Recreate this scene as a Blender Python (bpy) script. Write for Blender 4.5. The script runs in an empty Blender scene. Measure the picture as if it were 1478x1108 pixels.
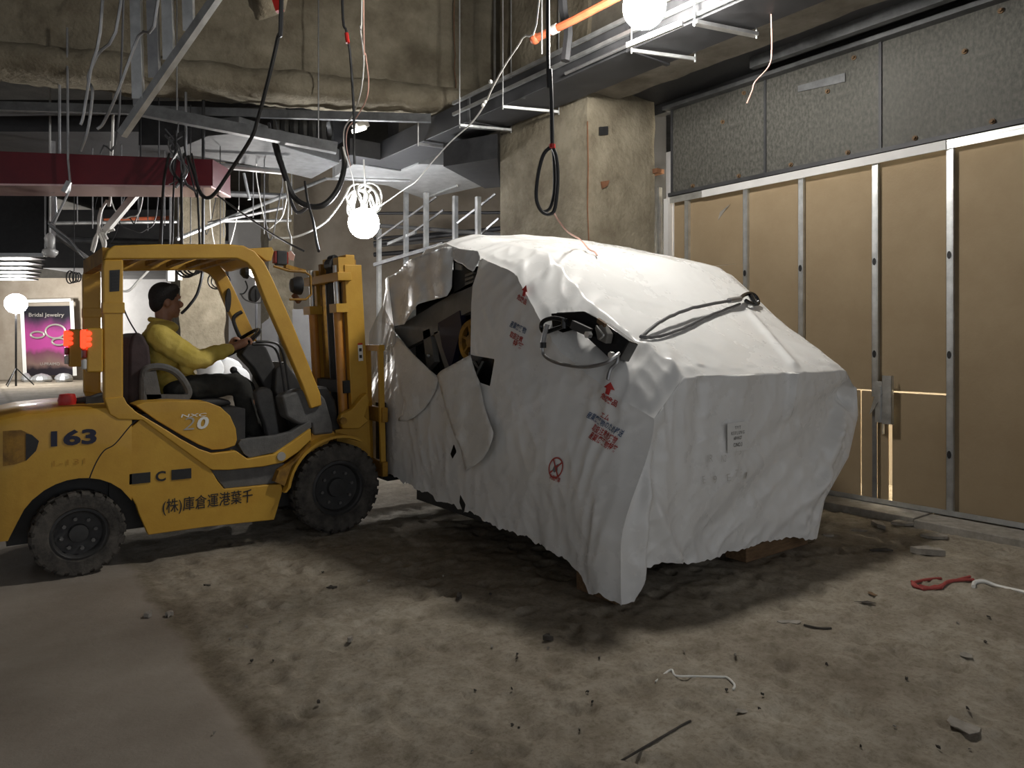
import bpy, bmesh, math, random
from mathutils import Vector, Matrix, noise
random.seed(7)
sc = bpy.context.scene
PI = math.pi
# ------------------------------------------------------------------ camera
FPX, CX, HY, CH = 1040.0, 739.0, 494.0, 1.45      # focal length in px, horizon row, camera height
FX, FY, RX, RY = .6043, .7967, .7967, -.6043      # forward / right directions on the floor plan
cam = bpy.data.cameras.new('camera'); camo = bpy.data.objects.new('camera', cam)
sc.collection.objects.link(camo); sc.camera = camo
camo.location = (0, 0, CH); camo.rotation_euler = (PI/2, 0, -math.asin(FX))
cam.sensor_fit = 'HORIZONTAL'; cam.sensor_width = 36; cam.lens = 36*FPX/1478
cam.shift_y = (HY-554)/1478; cam.clip_end = 200
# ------------------------------------------------------------------ world and exposure
w = bpy.data.worlds.new('world'); sc.world = w; w.use_nodes = True
w.node_tree.nodes['Background'].inputs[0].default_value = (.95, .97, 1, 1)
w.node_tree.nodes['Background'].inputs[1].default_value = .38
vs = sc.view_settings
vs.view_transform = 'Standard'; vs.look = 'None'; vs.gamma = 1; vs.exposure = .6; vs.use_curve_mapping = False
LAMP_MAIN, LAMP_GLOBE, LAMP_FAR, LAMP_BACK, LAMP_LEFT = 190, 85, 150, 420, 230
# ------------------------------------------------------------------ projections
def W(px, py, t):
    s = (px-CX)/FPX
    return Vector((t*(FX+RX*s), t*(FY+RY*s), CH+(HY-py)/FPX*t))
def on_x(px, py, x): return W(px, py, x/(FX+RX*(px-CX)/FPX))
def on_y(px, py, y): return W(px, py, y/(FY+RY*(px-CX)/FPX))
def on_z(px, py, z): return W(px, py, (z-CH)*FPX/(HY-py))
def proj(p):
    t = FX*p[0]+FY*p[1]; r = RX*p[0]+RY*p[1]
    return (CX+FPX*r/t, HY-FPX*(p[2]-CH)/t)
def lerp(a, b, t): return a+(b-a)*t
def clamp(x, a=0., b=1.): return a if x < a else b if x > b else x
def sm(a, b, x):
    t = clamp((x-a)/(b-a)); return t*t*(3-2*t)
def interp(tab, x):
    if x <= tab[0][0]: return tab[0][1]
    for (a, b), (c, d) in zip(tab, tab[1:]):
        if x <= c: return b+(d-b)*(x-a)/(c-a)
    return tab[-1][1]
def inpoly(x, y, P):
    r = False; j = len(P)-1
    for i in range(len(P)):
        if (P[i][1] > y) != (P[j][1] > y) and x < (P[j][0]-P[i][0])*(y-P[i][1])/(P[j][1]-P[i][1])+P[i][0]: r = not r
        j = i
    return r
# ------------------------------------------------------------------ materials
MATS = {}
def mat(name, c1, c2=None, scale=4, rough=.6, metal=0, bump=0, bscale=30, lo=.35, hi=.65, detail=5, emit=0, spec=.5,
        trans=0, alpha=1, stretch=(1, 1, 1), coat=0, rough2=None):
    m = bpy.data.materials.new(name); m.use_nodes = True; MATS[name] = m
    nt = m.node_tree; N = nt.nodes; L = nt.links; b = N['Principled BSDF']
    b.inputs['Roughness'].default_value = rough; b.inputs['Metallic'].default_value = metal
    b.inputs['Specular IOR Level'].default_value = spec
    b.inputs['Transmission Weight'].default_value = trans; b.inputs['Alpha'].default_value = alpha
    b.inputs['Coat Weight'].default_value = coat
    b.inputs['Base Color'].default_value = (*c1, 1)
    if c2 or bump or rough2 is not None:
        tc = N.new('ShaderNodeTexCoord'); mp = N.new('ShaderNodeMapping'); mp.inputs['Scale'].default_value = stretch
        L.new(tc.outputs['Object'], mp.inputs['Vector'])
    if c2 or rough2 is not None:
        n = N.new('ShaderNodeTexNoise'); n.inputs['Scale'].default_value = scale; n.inputs['Detail'].default_value = detail
        n.inputs['Roughness'].default_value = .65; L.new(mp.outputs['Vector'], n.inputs['Vector'])
    if c2:
        r = N.new('ShaderNodeValToRGB'); r.color_ramp.elements[0].position = lo; r.color_ramp.elements[1].position = hi
        r.color_ramp.elements[0].color = (*c1, 1); r.color_ramp.elements[1].color = (*c2, 1)
        L.new(n.outputs['Fac'], r.inputs['Fac']); L.new(r.outputs['Color'], b.inputs['Base Color'])
    if rough2 is not None:
        mr = N.new('ShaderNodeMapRange'); mr.inputs['From Min'].default_value = .3; mr.inputs['From Max'].default_value = .7
        mr.inputs['To Min'].default_value = rough; mr.inputs['To Max'].default_value = rough2
        L.new(n.outputs['Fac'], mr.inputs['Value']); L.new(mr.outputs['Result'], b.inputs['Roughness'])
    if bump:
        n2 = N.new('ShaderNodeTexNoise'); n2.inputs['Scale'].default_value = bscale; n2.inputs['Detail'].default_value = 6
        L.new(mp.outputs['Vector'], n2.inputs['Vector'])
        bp = N.new('ShaderNodeBump'); bp.inputs['Strength'].default_value = bump; bp.inputs['Distance'].default_value = .02
        L.new(n2.outputs['Fac'], bp.inputs['Height']); L.new(bp.outputs['Normal'], b.inputs['Normal'])
    if emit:
        b.inputs['Emission Color'].default_value = (*c1, 1); b.inputs['Emission Strength'].default_value = emit
    return m
mat('spray', (.15, .127, .09), (.26, .23, .17), 2.6, .95, bump=1, bscale=17, spec=.2)
mat('concrete', (.14, .125, .10), (.22, .20, .165), 3, .9, bump=.4, bscale=18, spec=.25)
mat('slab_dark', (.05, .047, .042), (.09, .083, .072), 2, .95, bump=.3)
mat('gyp', (.275, .205, .125), (.315, .24, .15), 2.2, .85, bump=.06, bscale=60, spec=.25)
mat('galv', (.045, .044, .038), (.14, .136, .118), 42, .6, .2, detail=10, lo=.36, hi=.72, rough2=.8, stretch=(1, 1, .55))
mat('stud', (.52, .53, .53), (.68, .69, .69), 10, .34, .85, rough2=.5)
mat('steel', (.30, .30, .31), (.42, .42, .42), 8, .4, .8)
mat('duct', (.035, .036, .039), (.06, .06, .064), 5, .5, .3, rough2=.7)
mat('ductmid', (.05, .051, .053), (.09, .092, .095), 6, .7, .0)
mat('ductbright', (.42, .43, .44), (.56, .57, .58), 6, .42, .6)
mat('ductgrey', (.095, .097, .10), (.16, .163, .167), 6, .5, .5)
mat('black', (.012, .012, .013), (.02, .02, .021), 20, .5)
mat('blackgloss', (.008, .008, .009), None, rough=.25)
mat('rubber', (.03, .028, .026), (.10, .09, .078), 9, .85, bump=.2, bscale=60, spec=.3)
mat('cable', (.02, .02, .021), None, rough=.45)
mat('cablegrey', (.10, .10, .105), None, rough=.5)
mat('wirewhite', (.75, .74, .70), None, rough=.5)
mat('wirepink', (.72, .42, .34), None, rough=.5)
mat('yellow', (.49, .265, .025), (.58, .335, .04), 3.5, .42, bump=.05, bscale=70, coat=.15, rough2=.6)
mat('yellowfaint', (.40, .20, .02), (.52, .28, .03), 9, .6)
mat('yellowdirty', (.16, .08, .012), (.42, .22, .022), 7, .6, bump=.1, bscale=50)
mat('orangecyl', (.52, .21, .04), (.60, .28, .05), 6, .4)
mat('greyplastic', (.085, .084, .082), (.125, .122, .118), 14, .7, bump=.15, bscale=90)
mat('darkplastic', (.022, .022, .023), (.04, .039, .038), 12, .6)
mat('seat', (.028, .019, .02), (.06, .038, .04), 5, .75, bump=.2, bscale=25)
mat('navy', (.012, .013, .035), None, rough=.5)
mat('decalwhite', (.8, .8, .76), None, rough=.5)
mat('decalgrey', (.42, .40, .36), None, rough=.4, metal=.3)
mat('red', (.5, .02, .015), None, rough=.4)
mat('ropered', (.30, .045, .04), (.38, .07, .06), 20, .7)
mat('redbeam', (.085, .004, .010), (.12, .008, .014), 3, .35, .1, rough2=.5)
mat('redbeamlit', (.62, .40, .40), (.72, .52, .50), 3, .25, .7, rough2=.4)  # pale pink base colour carries the lamp reflections under the red beam
mat('rust', (.12, .05, .025), (.20, .09, .04), 8, .8)
mat('orangepipe', (.58, .12, .05), (.62, .18, .08), 5, .45)
mat('sheet', (.76, .755, .74), (.83, .825, .81), 1.7, .2, bump=.02, bscale=9, spec=.5, rough2=.36)
mat('sheetback', (.66, .64, .60), (.74, .72, .68), 5, .7, bump=.3, bscale=30)
mat('machine', (.035, .034, .034), (.06, .058, .055), 5, .6)
mat('machinegrey', (.16, .15, .135), (.22, .21, .19), 5, .6)
mat('wood', (.11, .065, .032), (.20, .12, .06), 6, .8, bump=.3, bscale=20, stretch=(1, 6, 6))  # brown darkened to put the shade under the load into the timbers
mat('shirt', (.54, .41, .08), (.64, .50, .13), 6, .85, bump=.35, bscale=16, spec=.2)
mat('trouser', (.03, .03, .028), (.05, .05, .045), 8, .9, bump=.35, bscale=18, spec=.2)
mat('skin', (.26, .125, .075), (.31, .155, .095), 10, .5)
mat('hair', (.008, .007, .007), (.016, .014, .013), 60, .6, bump=.5, bscale=120)
mat('glass', (.05, .06, .07), None, rough=.05, metal=.6)
mat('wallwhite', (.55, .54, .53), (.64, .63, .62), 2, .8)
mat('wallbeige', (.38, .32, .25), (.5, .44, .36), 1.2, .85)
mat('walldark', (.10, .10, .105), (.15, .15, .15), 1.5, .8)
mat('debris', (.22, .20, .17), (.34, .31, .27), 12, .9)
mat('debrisdark', (.035, .03, .025), (.07, .06, .05), 12, .9)
mat('bag', (.72, .71, .70), (.8, .8, .78), 5, .6, bump=.4, bscale=12)
mat('printred', (.42, .06, .05), None, rough=.45); mat('printblue', (.09, .13, .22), None, rough=.45)
mat('printgrey', (.16, .155, .15), None, rough=.6); mat('paper', (.74, .735, .71), None, rough=.6)
mat('emit_main', (1, .965, .90), emit=LAMP_MAIN); mat('emit_globe', (.97, .98, 1), emit=LAMP_GLOBE)
mat('emit_far', (1, .97, .93), emit=LAMP_FAR); mat('emit_back', (1, .9, .68), emit=LAMP_BACK)
mat('emit_left', (1, .96, .92), emit=LAMP_LEFT)
mat('emit_head', (.95, .97, 1), emit=22); mat('emit_tail', (1, .035, .012), emit=2.2); mat('emit_small', (1, .93, .8), emit=8)
mat('taildark', (.25, .02, .01), None, rough=.2); mat('lens', (.6, .6, .58), None, rough=.15)
mat('clearplastic', (.55, .55, .54), None, rough=.2, alpha=.55)
# ------------------------------------------------------------------ mesh helpers
class MB:
    def __init__(s): s.v = []; s.f = []
    def add(s, v, f):
        o = len(s.v); s.v += [Vector(p) for p in v]; s.f += [tuple(i+o for i in q) for q in f]; return s
    def box(s, a, b):
        x0, y0, z0 = a; x1, y1, z1 = b
        return s.add([(x0,y0,z0),(x1,y0,z0),(x1,y1,z0),(x0,y1,z0),(x0,y0,z1),(x1,y0,z1),(x1,y1,z1),(x0,y1,z1)],
                     [(0,3,2,1),(4,5,6,7),(0,1,5,4),(1,2,6,5),(2,3,7,6),(3,0,4,7)])
    def bar(s, p, q, wd, ht, up=(0, 0, 1)):
        p = Vector(p); q = Vector(q); d = (q-p).normalized(); up = Vector(up)
        if abs(d.dot(up)) > .98: up = Vector((1, 0, 0))
        a = d.cross(up).normalized()*wd/2; b = a.normalized().cross(d).normalized()*ht/2
        return s.add([p-a-b,p+a-b,p+a+b,p-a+b,q-a-b,q+a-b,q+a+b,q-a+b],
                     [(0,3,2,1),(4,5,6,7),(0,1,5,4),(1,2,6,5),(2,3,7,6),(3,0,4,7)])
    def prism(s, poly, y0, y1):                       # poly of (x,z) extruded along y
        n = len(poly)
        return s.add([(x, y0, z) for x, z in poly]+[(x, y1, z) for x, z in poly],
                     [tuple(range(n)), tuple(range(2*n-1, n-1, -1))]+[(i, i+n, (i+1) % n+n, (i+1) % n) for i in range(n)])
    def slab(s, pts, h):                              # floor plan polygon (3d points) pushed along z by h
        n = len(pts); pts = [Vector(p) for p in pts]
        return s.add(pts+[p+Vector((0, 0, h)) for p in pts],
                     [tuple(range(n)), tuple(range(2*n-1, n-1, -1))]+[(i, i+n, (i+1) % n+n, (i+1) % n) for i in range(n)])
    def push(s, pts, vec):
        n = len(pts); pts = [Vector(p) for p in pts]; vec = Vector(vec)
        return s.add(pts+[p+vec for p in pts],
                     [tuple(range(n)), tuple(range(2*n-1, n-1, -1))]+[(i, i+n, (i+1) % n+n, (i+1) % n) for i in range(n)])
    def tube(s, pts, r, n=8, closed=False, caps=True):
        pts = [Vector(p) for p in pts]; m = len(pts)
        R = r if isinstance(r, (list, tuple)) else [r]*m
        d = [(pts[(i+1) % m] - pts[i-1]) if closed else (pts[min(i+1, m-1)]-pts[max(i-1, 0)]) for i in range(m)]
        d = [k.normalized() if k.length > 1e-9 else Vector((0, 0, 1)) for k in d]
        a = d[0].orthogonal().normalized(); v = []
        for i in range(m):
            a = (a-d[i]*a.dot(d[i])); a = a.normalized() if a.length > 1e-6 else d[i].orthogonal().normalized()
            b = d[i].cross(a)
            v += [pts[i]+(a*math.cos(2*PI*k/n)+b*math.sin(2*PI*k/n))*R[i] for k in range(n)]
        f = []
        for i in range(m if closed else m-1):
            j = (i+1) % m
            f += [(i*n+k, i*n+(k+1) % n, j*n+(k+1) % n, j*n+k) for k in range(n)]
        if caps and not closed: f += [tuple(range(n-1, -1, -1)), tuple(range((m-1)*n, m*n))]
        return s.add(v, f)
    def lathe(s, prof, c, axis='y', n=32, closed=False):   # prof of (offset along the axis, radius)
        v = []; m = len(prof)
        for h, r in prof:
            for k in range(n):
                ca, sa = r*math.cos(2*PI*k/n), r*math.sin(2*PI*k/n)
                v.append((c[0]+ca, c[1]+h, c[2]+sa) if axis == 'y' else (c[0]+h, c[1]+ca, c[2]+sa) if axis == 'x' else (c[0]+ca, c[1]+sa, c[2]+h))
        f = []
        for i in range(m if closed else m-1):
            j = (i+1) % m
            f += [(i*n+k, i*n+(k+1) % n, j*n+(k+1) % n, j*n+k) for k in range(n)]
        if not closed:
            f += [tuple(range(n-1, -1, -1)), tuple(range((m-1)*n, m*n))]
        return s.add(v, f)
    def ball(s, c, r, n=12, m=8, rot=None):
        r = r if isinstance(r, (tuple, list)) else (r, r, r); v = []; c = Vector(c)
        for i in range(m+1):
            th = PI*i/m
            for k in range(n):
                p = Vector((r[0]*math.sin(th)*math.cos(2*PI*k/n), r[1]*math.sin(th)*math.sin(2*PI*k/n), r[2]*math.cos(th)))
                if rot: p = rot @ p
                v.append(c+p)
        return s.add(v, [(i*n+k, (i+1)*n+k, (i+1)*n+(k+1) % n, i*n+(k+1) % n) for i in range(m) for k in range(n)])
def spline(pts, k=6):
    pts = [Vector(p) for p in pts]; out = []
    for i in range(len(pts)-1):
        p0 = pts[max(i-1, 0)]; p1 = pts[i]; p2 = pts[i+1]; p3 = pts[min(i+2, len(pts)-1)]
        for j in range(k):
            t = j/k
            out.append(.5*((2*p1)+(p2-p0)*t+(2*p0-5*p1+4*p2-p3)*t*t+(3*p1-p0-3*p2+p3)*t**3))
    return out+[pts[-1]]
def tagit(o, label=None, cat=None, group=None, kind=None):
    if label: o['label'] = label
    if cat: o['category'] = cat
    if group: o['group'] = group
    if kind: o['kind'] = kind
    return o
def thing(name, label, cat, loc, group=None, kind=None):
    o = bpy.data.objects.new(name, None); o.empty_display_size = .1; sc.collection.objects.link(o); o.location = loc
    o['wloc'] = [float(x) for x in loc]
    return tagit(o, label, cat, group, kind)
def wl(o): return Vector(o['wloc']) if o is not None and 'wloc' in o else Vector((0, 0, 0))
def obj(name, mb, m, parent=None, smooth=False, bevel=0, label=None, cat=None, group=None, kind=None, angle=35, recalc=True, seg=2):
    v = mb.v; lo = [min(p[i] for p in v) for i in range(3)]; hi = [max(p[i] for p in v) for i in range(3)]
    org = Vector(((lo[0]+hi[0])/2, (lo[1]+hi[1])/2, lo[2]))
    me = bpy.data.meshes.new(name); me.from_pydata([p-org for p in v], [], mb.f)
    bm = bmesh.new(); bm.from_mesh(me)
    if recalc:
        bmesh.ops.remove_doubles(bm, verts=bm.verts, dist=1e-6); bmesh.ops.recalc_face_normals(bm, faces=bm.faces)
    if bevel:
        es = [e for e in bm.edges if len(e.link_faces) == 2 and e.calc_face_angle(0) > math.radians(28)]
        try: bmesh.ops.bevel(bm, geom=es, offset=bevel, segments=seg, affect='EDGES', clamp_overlap=True, profile=.5)
        except Exception: pass
    for f in bm.faces: f.smooth = smooth or bool(bevel)
    if (smooth or bevel):
        for e in bm.edges:
            if len(e.link_faces) == 2 and e.calc_face_angle(0) > math.radians(angle if not bevel else 50): e.smooth = False
    bm.to_mesh(me); bm.free()
    me.materials.append(MATS[m])
    o = bpy.data.objects.new(name, me); sc.collection.objects.link(o)
    if bevel: wn = o.modifiers.new('wn', 'WEIGHTED_NORMAL'); wn.keep_sharp = True; wn.weight = 100
    o.location = org-wl(parent); o['wloc'] = [float(x) for x in org]
    if parent is not None: o.parent = parent
    return tagit(o, label, cat, group, kind)
def text_mesh(s, bold=0):
    c = bpy.data.curves.new('t', 'FONT'); c.body = s; c.size = 1; c.align_x = 'CENTER'; c.align_y = 'CENTER'; c.offset = bold
    c.resolution_u = 3
    o = bpy.data.objects.new('t', c); sc.collection.objects.link(o)
    dg = bpy.context.evaluated_depsgraph_get(); me = bpy.data.meshes.new_from_object(o.evaluated_get(dg))
    vs_ = [tuple(v.co) for v in me.vertices]; fs = [tuple(p.vertices) for p in me.polygons]
    bpy.data.objects.remove(o); bpy.data.meshes.remove(me); bpy.data.curves.remove(c)
    return vs_, fs
def text_on(name, s, m, parent, fmap, width, height, bold=0, label=None):
    """letters laid on a surface; fmap(u,v) gives the world point for metres u (along) and v (up)"""
    vs_, fs = text_mesh(s, bold)
    if not vs_: return None
    x0 = min(v[0] for v in vs_); x1 = max(v[0] for v in vs_); y0 = min(v[1] for v in vs_); y1 = max(v[1] for v in vs_)
    mb = MB(); mb.add([fmap(((v[0]-x0)/(x1-x0)-.5)*width, ((v[1]-y0)/(y1-y0)-.5)*height) for v in vs_], fs)
    return obj(name, mb, m, parent, label=label, recalc=False)
def remesh(name, mb, m, parent, voxel, smooth=6, fold=0, **kw):
    o = obj(name, mb, m, parent, smooth=True, **kw)
    md = o.modifiers.new('r', 'REMESH'); md.mode = 'VOXEL'; md.voxel_size = voxel; md.use_smooth_shade = True
    s = o.modifiers.new('s', 'SMOOTH'); s.iterations = smooth; s.factor = .5
    dg = bpy.context.evaluated_depsgraph_get(); me = bpy.data.meshes.new_from_object(o.evaluated_get(dg))
    old = o.data; o.modifiers.clear(); o.data = me; bpy.data.meshes.remove(old)
    if fold:
        ns_ = [v.normal.copy() for v in me.vertices]
        for v, nn_ in zip(me.vertices, ns_):
            p = v.co; v.co = p+nn_*fold*(1-2*abs(noise.noise(Vector((p.x*9+p.z*5, p.y*5, p.z*7-p.x*6))))+.5*noise.noise(p*22))
    if not me.materials: me.materials.append(MATS[m])
    return o
# ================================================================== THE SETTING
# ---- floor: dusty trampled ground (x > .9) against a smoother old slab (x < .9)
EDGE = lambda y: .9+.05*math.sin(y*1.7)+.04*noise.noise(Vector((y*2.3, 1, 0)))
PRINTS = []
for i in range(1150):
    PRINTS.append((random.uniform(.9, 6), random.uniform(.9, 5.6), random.uniform(0, PI), random.uniform(.035, .10), random.uniform(.007, .022)))
PG = {}
for pr in PRINTS: 
    for ix in (-1, 0, 1):
        for iy in (-1, 0, 1): PG.setdefault((int(pr[0]/.25)+ix, int(pr[1]/.25)+iy), []).append(pr)
def floor_z(x, y):
    k = sm(-.05, .12, x-EDGE(y))
    z = .004*noise.noise(Vector((x*1.3, y*1.3, 0)))
    if k > 0:
        z += k*(.010*noise.noise(Vector((x*5, y*5, 3)))+.006*noise.noise(Vector((x*13, y*13, 7)))+.003*noise.noise(Vector((x*30, y*30, 9)))-.006)
        for (a, b, an, L_, dp) in PG.get((int(x/.25), int(y/.25)), ()):
            dx, dy = x-a, y-b; u = dx*math.cos(an)+dy*math.sin(an); v = -dx*math.sin(an)+dy*math.cos(an)
            q = (u/L_)**2+(v/(L_*.6))**2
            if q < 1: z -= k*dp*(1-q)
            elif q < 1.8: z += k*dp*.35*(1.8-q)/.8*min(1, (q-1)*4)
    z -= .012*math.exp(-((x-EDGE(y))/.05)**2)
    return z
def axis(a, b, st, far0, far1):
    L_ = [a+i*st for i in range(int((b-a)/st)+1)]
    st2 = st; x = a
    while x > far0: st2 *= 1.5; x -= st2; L_.insert(0, max(x, far0))
    st2 = st; x = L_[-1]
    while x < far1: st2 *= 1.5; x += st2; L_.append(min(x, far1))
    return L_
xs = axis(-.9, 6.3, .02, -40, 26); ys = axis(.75, 5.9, .02, -6, 42)
mb = MB(); mb.v = [Vector((x, y, floor_z(x, y) if -1 < x < 6.4 and .6 < y < 6 else 0)) for y in ys for x in xs]
nx = len(xs); mb.f = [(j*nx+i, j*nx+i+1, (j+1)*nx+i+1, (j+1)*nx+i) for j in range(len(ys)-1) for i in range(nx-1)]
def floor_material():
    m = bpy.data.materials.new('floor'); m.use_nodes = True; MATS['floor'] = m
    nt = m.node_tree; N = nt.nodes; L = nt.links; b = N['Principled BSDF']; b.inputs['Specular IOR Level'].default_value = .25
    b.inputs['Roughness'].default_value = .9
    g = N.new('ShaderNodeNewGeometry')
    def nz(scale, det=6, rg=.6):
        n = N.new('ShaderNodeTexNoise'); n.inputs['Scale'].default_value = scale; n.inputs['Detail'].default_value = det
        n.inputs['Roughness'].default_value = rg; L.new(g.outputs['Position'], n.inputs['Vector']); return n
    def ramp(src, a, ca, b_, cb):
        r = N.new('ShaderNodeValToRGB'); r.color_ramp.elements[0].position = a; r.color_ramp.elements[1].position = b_
        r.color_ramp.elements[0].color = (*ca, 1); r.color_ramp.elements[1].color = (*cb, 1); L.new(src, r.inputs['Fac']); return r
    def mix(f, a, b_, mode='MIX'):
        x = N.new('ShaderNodeMixRGB'); x.blend_type = mode
        for i, s in ((0, f), (1, a), (2, b_)):
            if isinstance(s, (int, float)): x.inputs[i].default_value = s
            elif isinstance(s, tuple): x.inputs[i].default_value = (*s, 1)
            else: L.new(s, x.inputs[i])
        return x.outputs[0]
    base = ramp(nz(.9).outputs['Fac'], .32, (.23, .195, .15), .68, (.40, .36, .295)).outputs[0]
    blot = ramp(nz(7, 8, .72).outputs['Fac'], .38, (.62, .59, .54), .60, (1, 1, 1)).outputs[0]
    c = mix(.8, base, blot, 'MULTIPLY')
    fine = ramp(nz(45, 6, .75).outputs['Fac'], .34, (.6, .57, .52), .52, (1, 1, 1)).outputs[0]
    c = mix(.7, c, fine, 'MULTIPLY')
    vo = N.new('ShaderNodeTexVoronoi'); vo.inputs['Scale'].default_value = 11; L.new(g.outputs['Position'], vo.inputs['Vector'])
    c = mix(.3, c, ramp(vo.outputs['Distance'], .05, (.45, .42, .37), .22, (1, 1, 1)).outputs[0], 'MULTIPLY')
    sp = N.new('ShaderNodeSeparateXYZ'); L.new(g.outputs['Position'], sp.inputs[0])
    wv = nz(2.5); ad = N.new('ShaderNodeMath'); ad.operation = 'MULTIPLY_ADD'; ad.inputs[1].default_value = .25
    L.new(wv.outputs['Fac'], ad.inputs[0]); L.new(sp.outputs['X'], ad.inputs[2])
    k = ramp(ad.outputs[0], .93, (0, 0, 0), .99, (1, 1, 1)).outputs[0]       # 0 old slab, 1 trampled dust
    slab = ramp(nz(1.6, 8, .6).outputs['Fac'], .36, (.24, .205, .17), .66, (.33, .29, .245)).outputs[0]
    c = mix(k, slab, c)
    sc_ = N.new('ShaderNodeMath'); sc_.operation = 'MULTIPLY'; sc_.inputs[1].default_value = .5; L.new(ad.outputs[0], sc_.inputs[0])
    jr = N.new('ShaderNodeValToRGB'); el = jr.color_ramp.elements; el[0].position = .465; el[0].color = (1, 1, 1, 1); el[1].position = .555; el[1].color = (1, 1, 1, 1)
    q_ = el.new(.505); q_.color = (.58, .55, .50, 1); L.new(sc_.outputs[0], jr.inputs['Fac'])
    c = mix(.7, c, jr.outputs[0], 'MULTIPLY')
    L.new(c, b.inputs['Base Color'])
    bp = N.new('ShaderNodeBump'); bp.inputs['Strength'].default_value = .45; bp.inputs['Distance'].default_value = .012
    L.new(nz(24, 8, .7).outputs['Fac'], bp.inputs['Height']); L.new(bp.outputs['Normal'], b.inputs['Normal'])
floor_material()
obj('floor', mb, 'floor', smooth=True, angle=180, recalc=False, label='dusty grey-brown concrete floor covered with trampled dirt', cat='floor', kind='structure')
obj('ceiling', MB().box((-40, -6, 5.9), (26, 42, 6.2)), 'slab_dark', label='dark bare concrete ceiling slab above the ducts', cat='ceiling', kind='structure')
# ---- right partition wall: gypsum boards behind metal studs, galvanised sheets above, kerb below
XW = 6.28
wr = thing('wall_right', 'unfinished partition wall of brown gypsum boards and galvanised metal studs', 'wall', (XW, 3, 0), kind='structure')
SY = [-.36, .28, .88, 1.88, 2.483, 3.08, 3.776, 4.384, 5.13]
bounds = [-.4]+SY+[5.34]
def board(y0, y1, z0, z1, dx=0): return obj('gypsum_board', MB().box((XW+.048+dx, y0, z0), (XW+.062+dx, y1, z1)), 'gyp', wr, bevel=.002, seg=1)
for a, b in zip(bounds, bounds[1:]):
    if abs(a-2.483) < .01:      # bay with the lit slits
        board(2.486, 3.077, 1.036, 3.02); board(2.486, 2.952, .066, 1.022, .002); board(2.984, 3.077, .066, 1.022)
    elif abs(a-3.08) < .01:
        board(3.083, 3.773, 1.036, 3.02); board(3.083, 3.215, .066, 1.024, -.002); board(3.227, 3.773, .066, 1.026)
    elif abs(a-4.384) < .01:
        board(4.387, 5.127, 2.262, 3.02); board(4.387, 5.127, .066, 2.258)
    else: board(a+.003, b-.003, .066, 3.02)
def channel(y, z0, z1, wd=.045, dp=.05):       # C-section stud open to one side
    m = MB(); t = .0022
    m.box((XW, y-wd/2, z0), (XW+t, y+wd/2, z1)); m.box((XW, y+wd/2-t, z0), (XW+dp, y+wd/2, z1)); m.box((XW, y-wd/2, z0), (XW+dp, y-wd/2+t, z1))
    m.box((XW, y-wd/2-.006, z0), (XW+.012, y-wd/2, z1))
    return m
for y in SY:
    st = obj('stud', channel(y, .08 if abs(y-3.08) > .01 else .98, 3.04), 'stud', wr)
    for z in (.55, 1.35, 2.15):
        m = MB(); m.lathe([(-.002, .016), (.0005, .016)], (XW-.0015, y, z), 'x', 12)
        for i in range(len(m.v)): m.v[i].z = z+(m.v[i].z-z)*2.0
        if not (abs(y-3.08) < .01 and z < 1): obj('punched_hole', m, 'black', st)
obj('stud', MB().box((XW+.002, 3.06, .08), (XW+.006, 3.10, .88)), 'steel', wr)
obj('top_track', MB().box((XW-.012, -.4, 3.0), (XW-.008, 5.35, 3.075)).box((XW-.012, -.4, 3.071), (XW+.07, 5.35, 3.075)).box((XW-.016, -.4, 3.045), (XW-.008, 5.35, 3.05)), 'stud', wr)
obj('sleeve', MB().box((XW-.024, 2.5, 2.995), (XW-.013, 4.9, 3.07)), 'wallwhite', wr)
obj('bottom_track', MB().box((XW-.006, -.4, .06), (XW-.002, 5.35, .105)).box((XW-.006, -.4, .06), (XW+.07, 5.35, .064)), 'stud', wr)
obj('lintel_beam', MB().box((XW-.03, -.4, 3.078), (XW+.08, 5.36, 3.115)), 'duct', wr)
sheets = [(-.4, .8), (.8, 1.9), (1.9, 3.035), (3.045, 4.16), (4.17, 5.34)]
for i, (a, b) in enumerate(sheets):
    s_ = obj('metal_sheet', MB().box((XW+.02, a+.004, 3.116), (XW+.026, b-.004, 4.06)), 'galv', wr)
    obj('seam_strip', MB().box((XW+.006, b-.012, 3.116), (XW+.02, b+.012, 4.06)), 'duct', s_)
    for (fy, fz) in ((.25, 3.15), (.75, 3.15), (.42, 3.75), (.2, 3.98)):
        obj('bolt', MB().lathe([(-.03, .012), (-.012, .012), (-.012, .022), (.0, .022)], (XW+.02, lerp(a, b, fy), fz), 'x', 8), 'wood', s_)
obj('patch_plate', MB().push([on_x(1152, 133, XW+.014), on_x(1152, 124, XW+.014), on_x(1220, 105, XW+.014), on_x(1220, 118, XW+.014)], (-.006, 0, 0)), 'ductgrey', wr)
# kerb in two lengths
for (a, b, dz) in ((-.4, 2.62, 0), (2.63, 5.36, .008)):
    obj('kerb', MB().box((5.97+(.02 if dz else 0), a, -.05), (XW+.07, b, .05+dz)), 'debris', wr, bevel=.008)
# wall end: jamb pieces between partition and column
obj('end_jamb', MB().box((XW-.03, 5.36, 0), (XW+.05, 5.42, 3.06)), 'wallwhite', wr)
obj('end_stud', MB().box((XW-.05, 5.47, 0), (XW, 5.50, 3.2)), 'stud', wr)
# torn piece of board paper
obj('paper_tear', MB().push([on_x(1036, 318, XW+.044), on_x(1039, 306, XW+.036), on_x(1054, 294, XW+.03), on_x(1046, 304, XW+.04)], (.003, 0, 0)), 'debris', wr)
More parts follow.
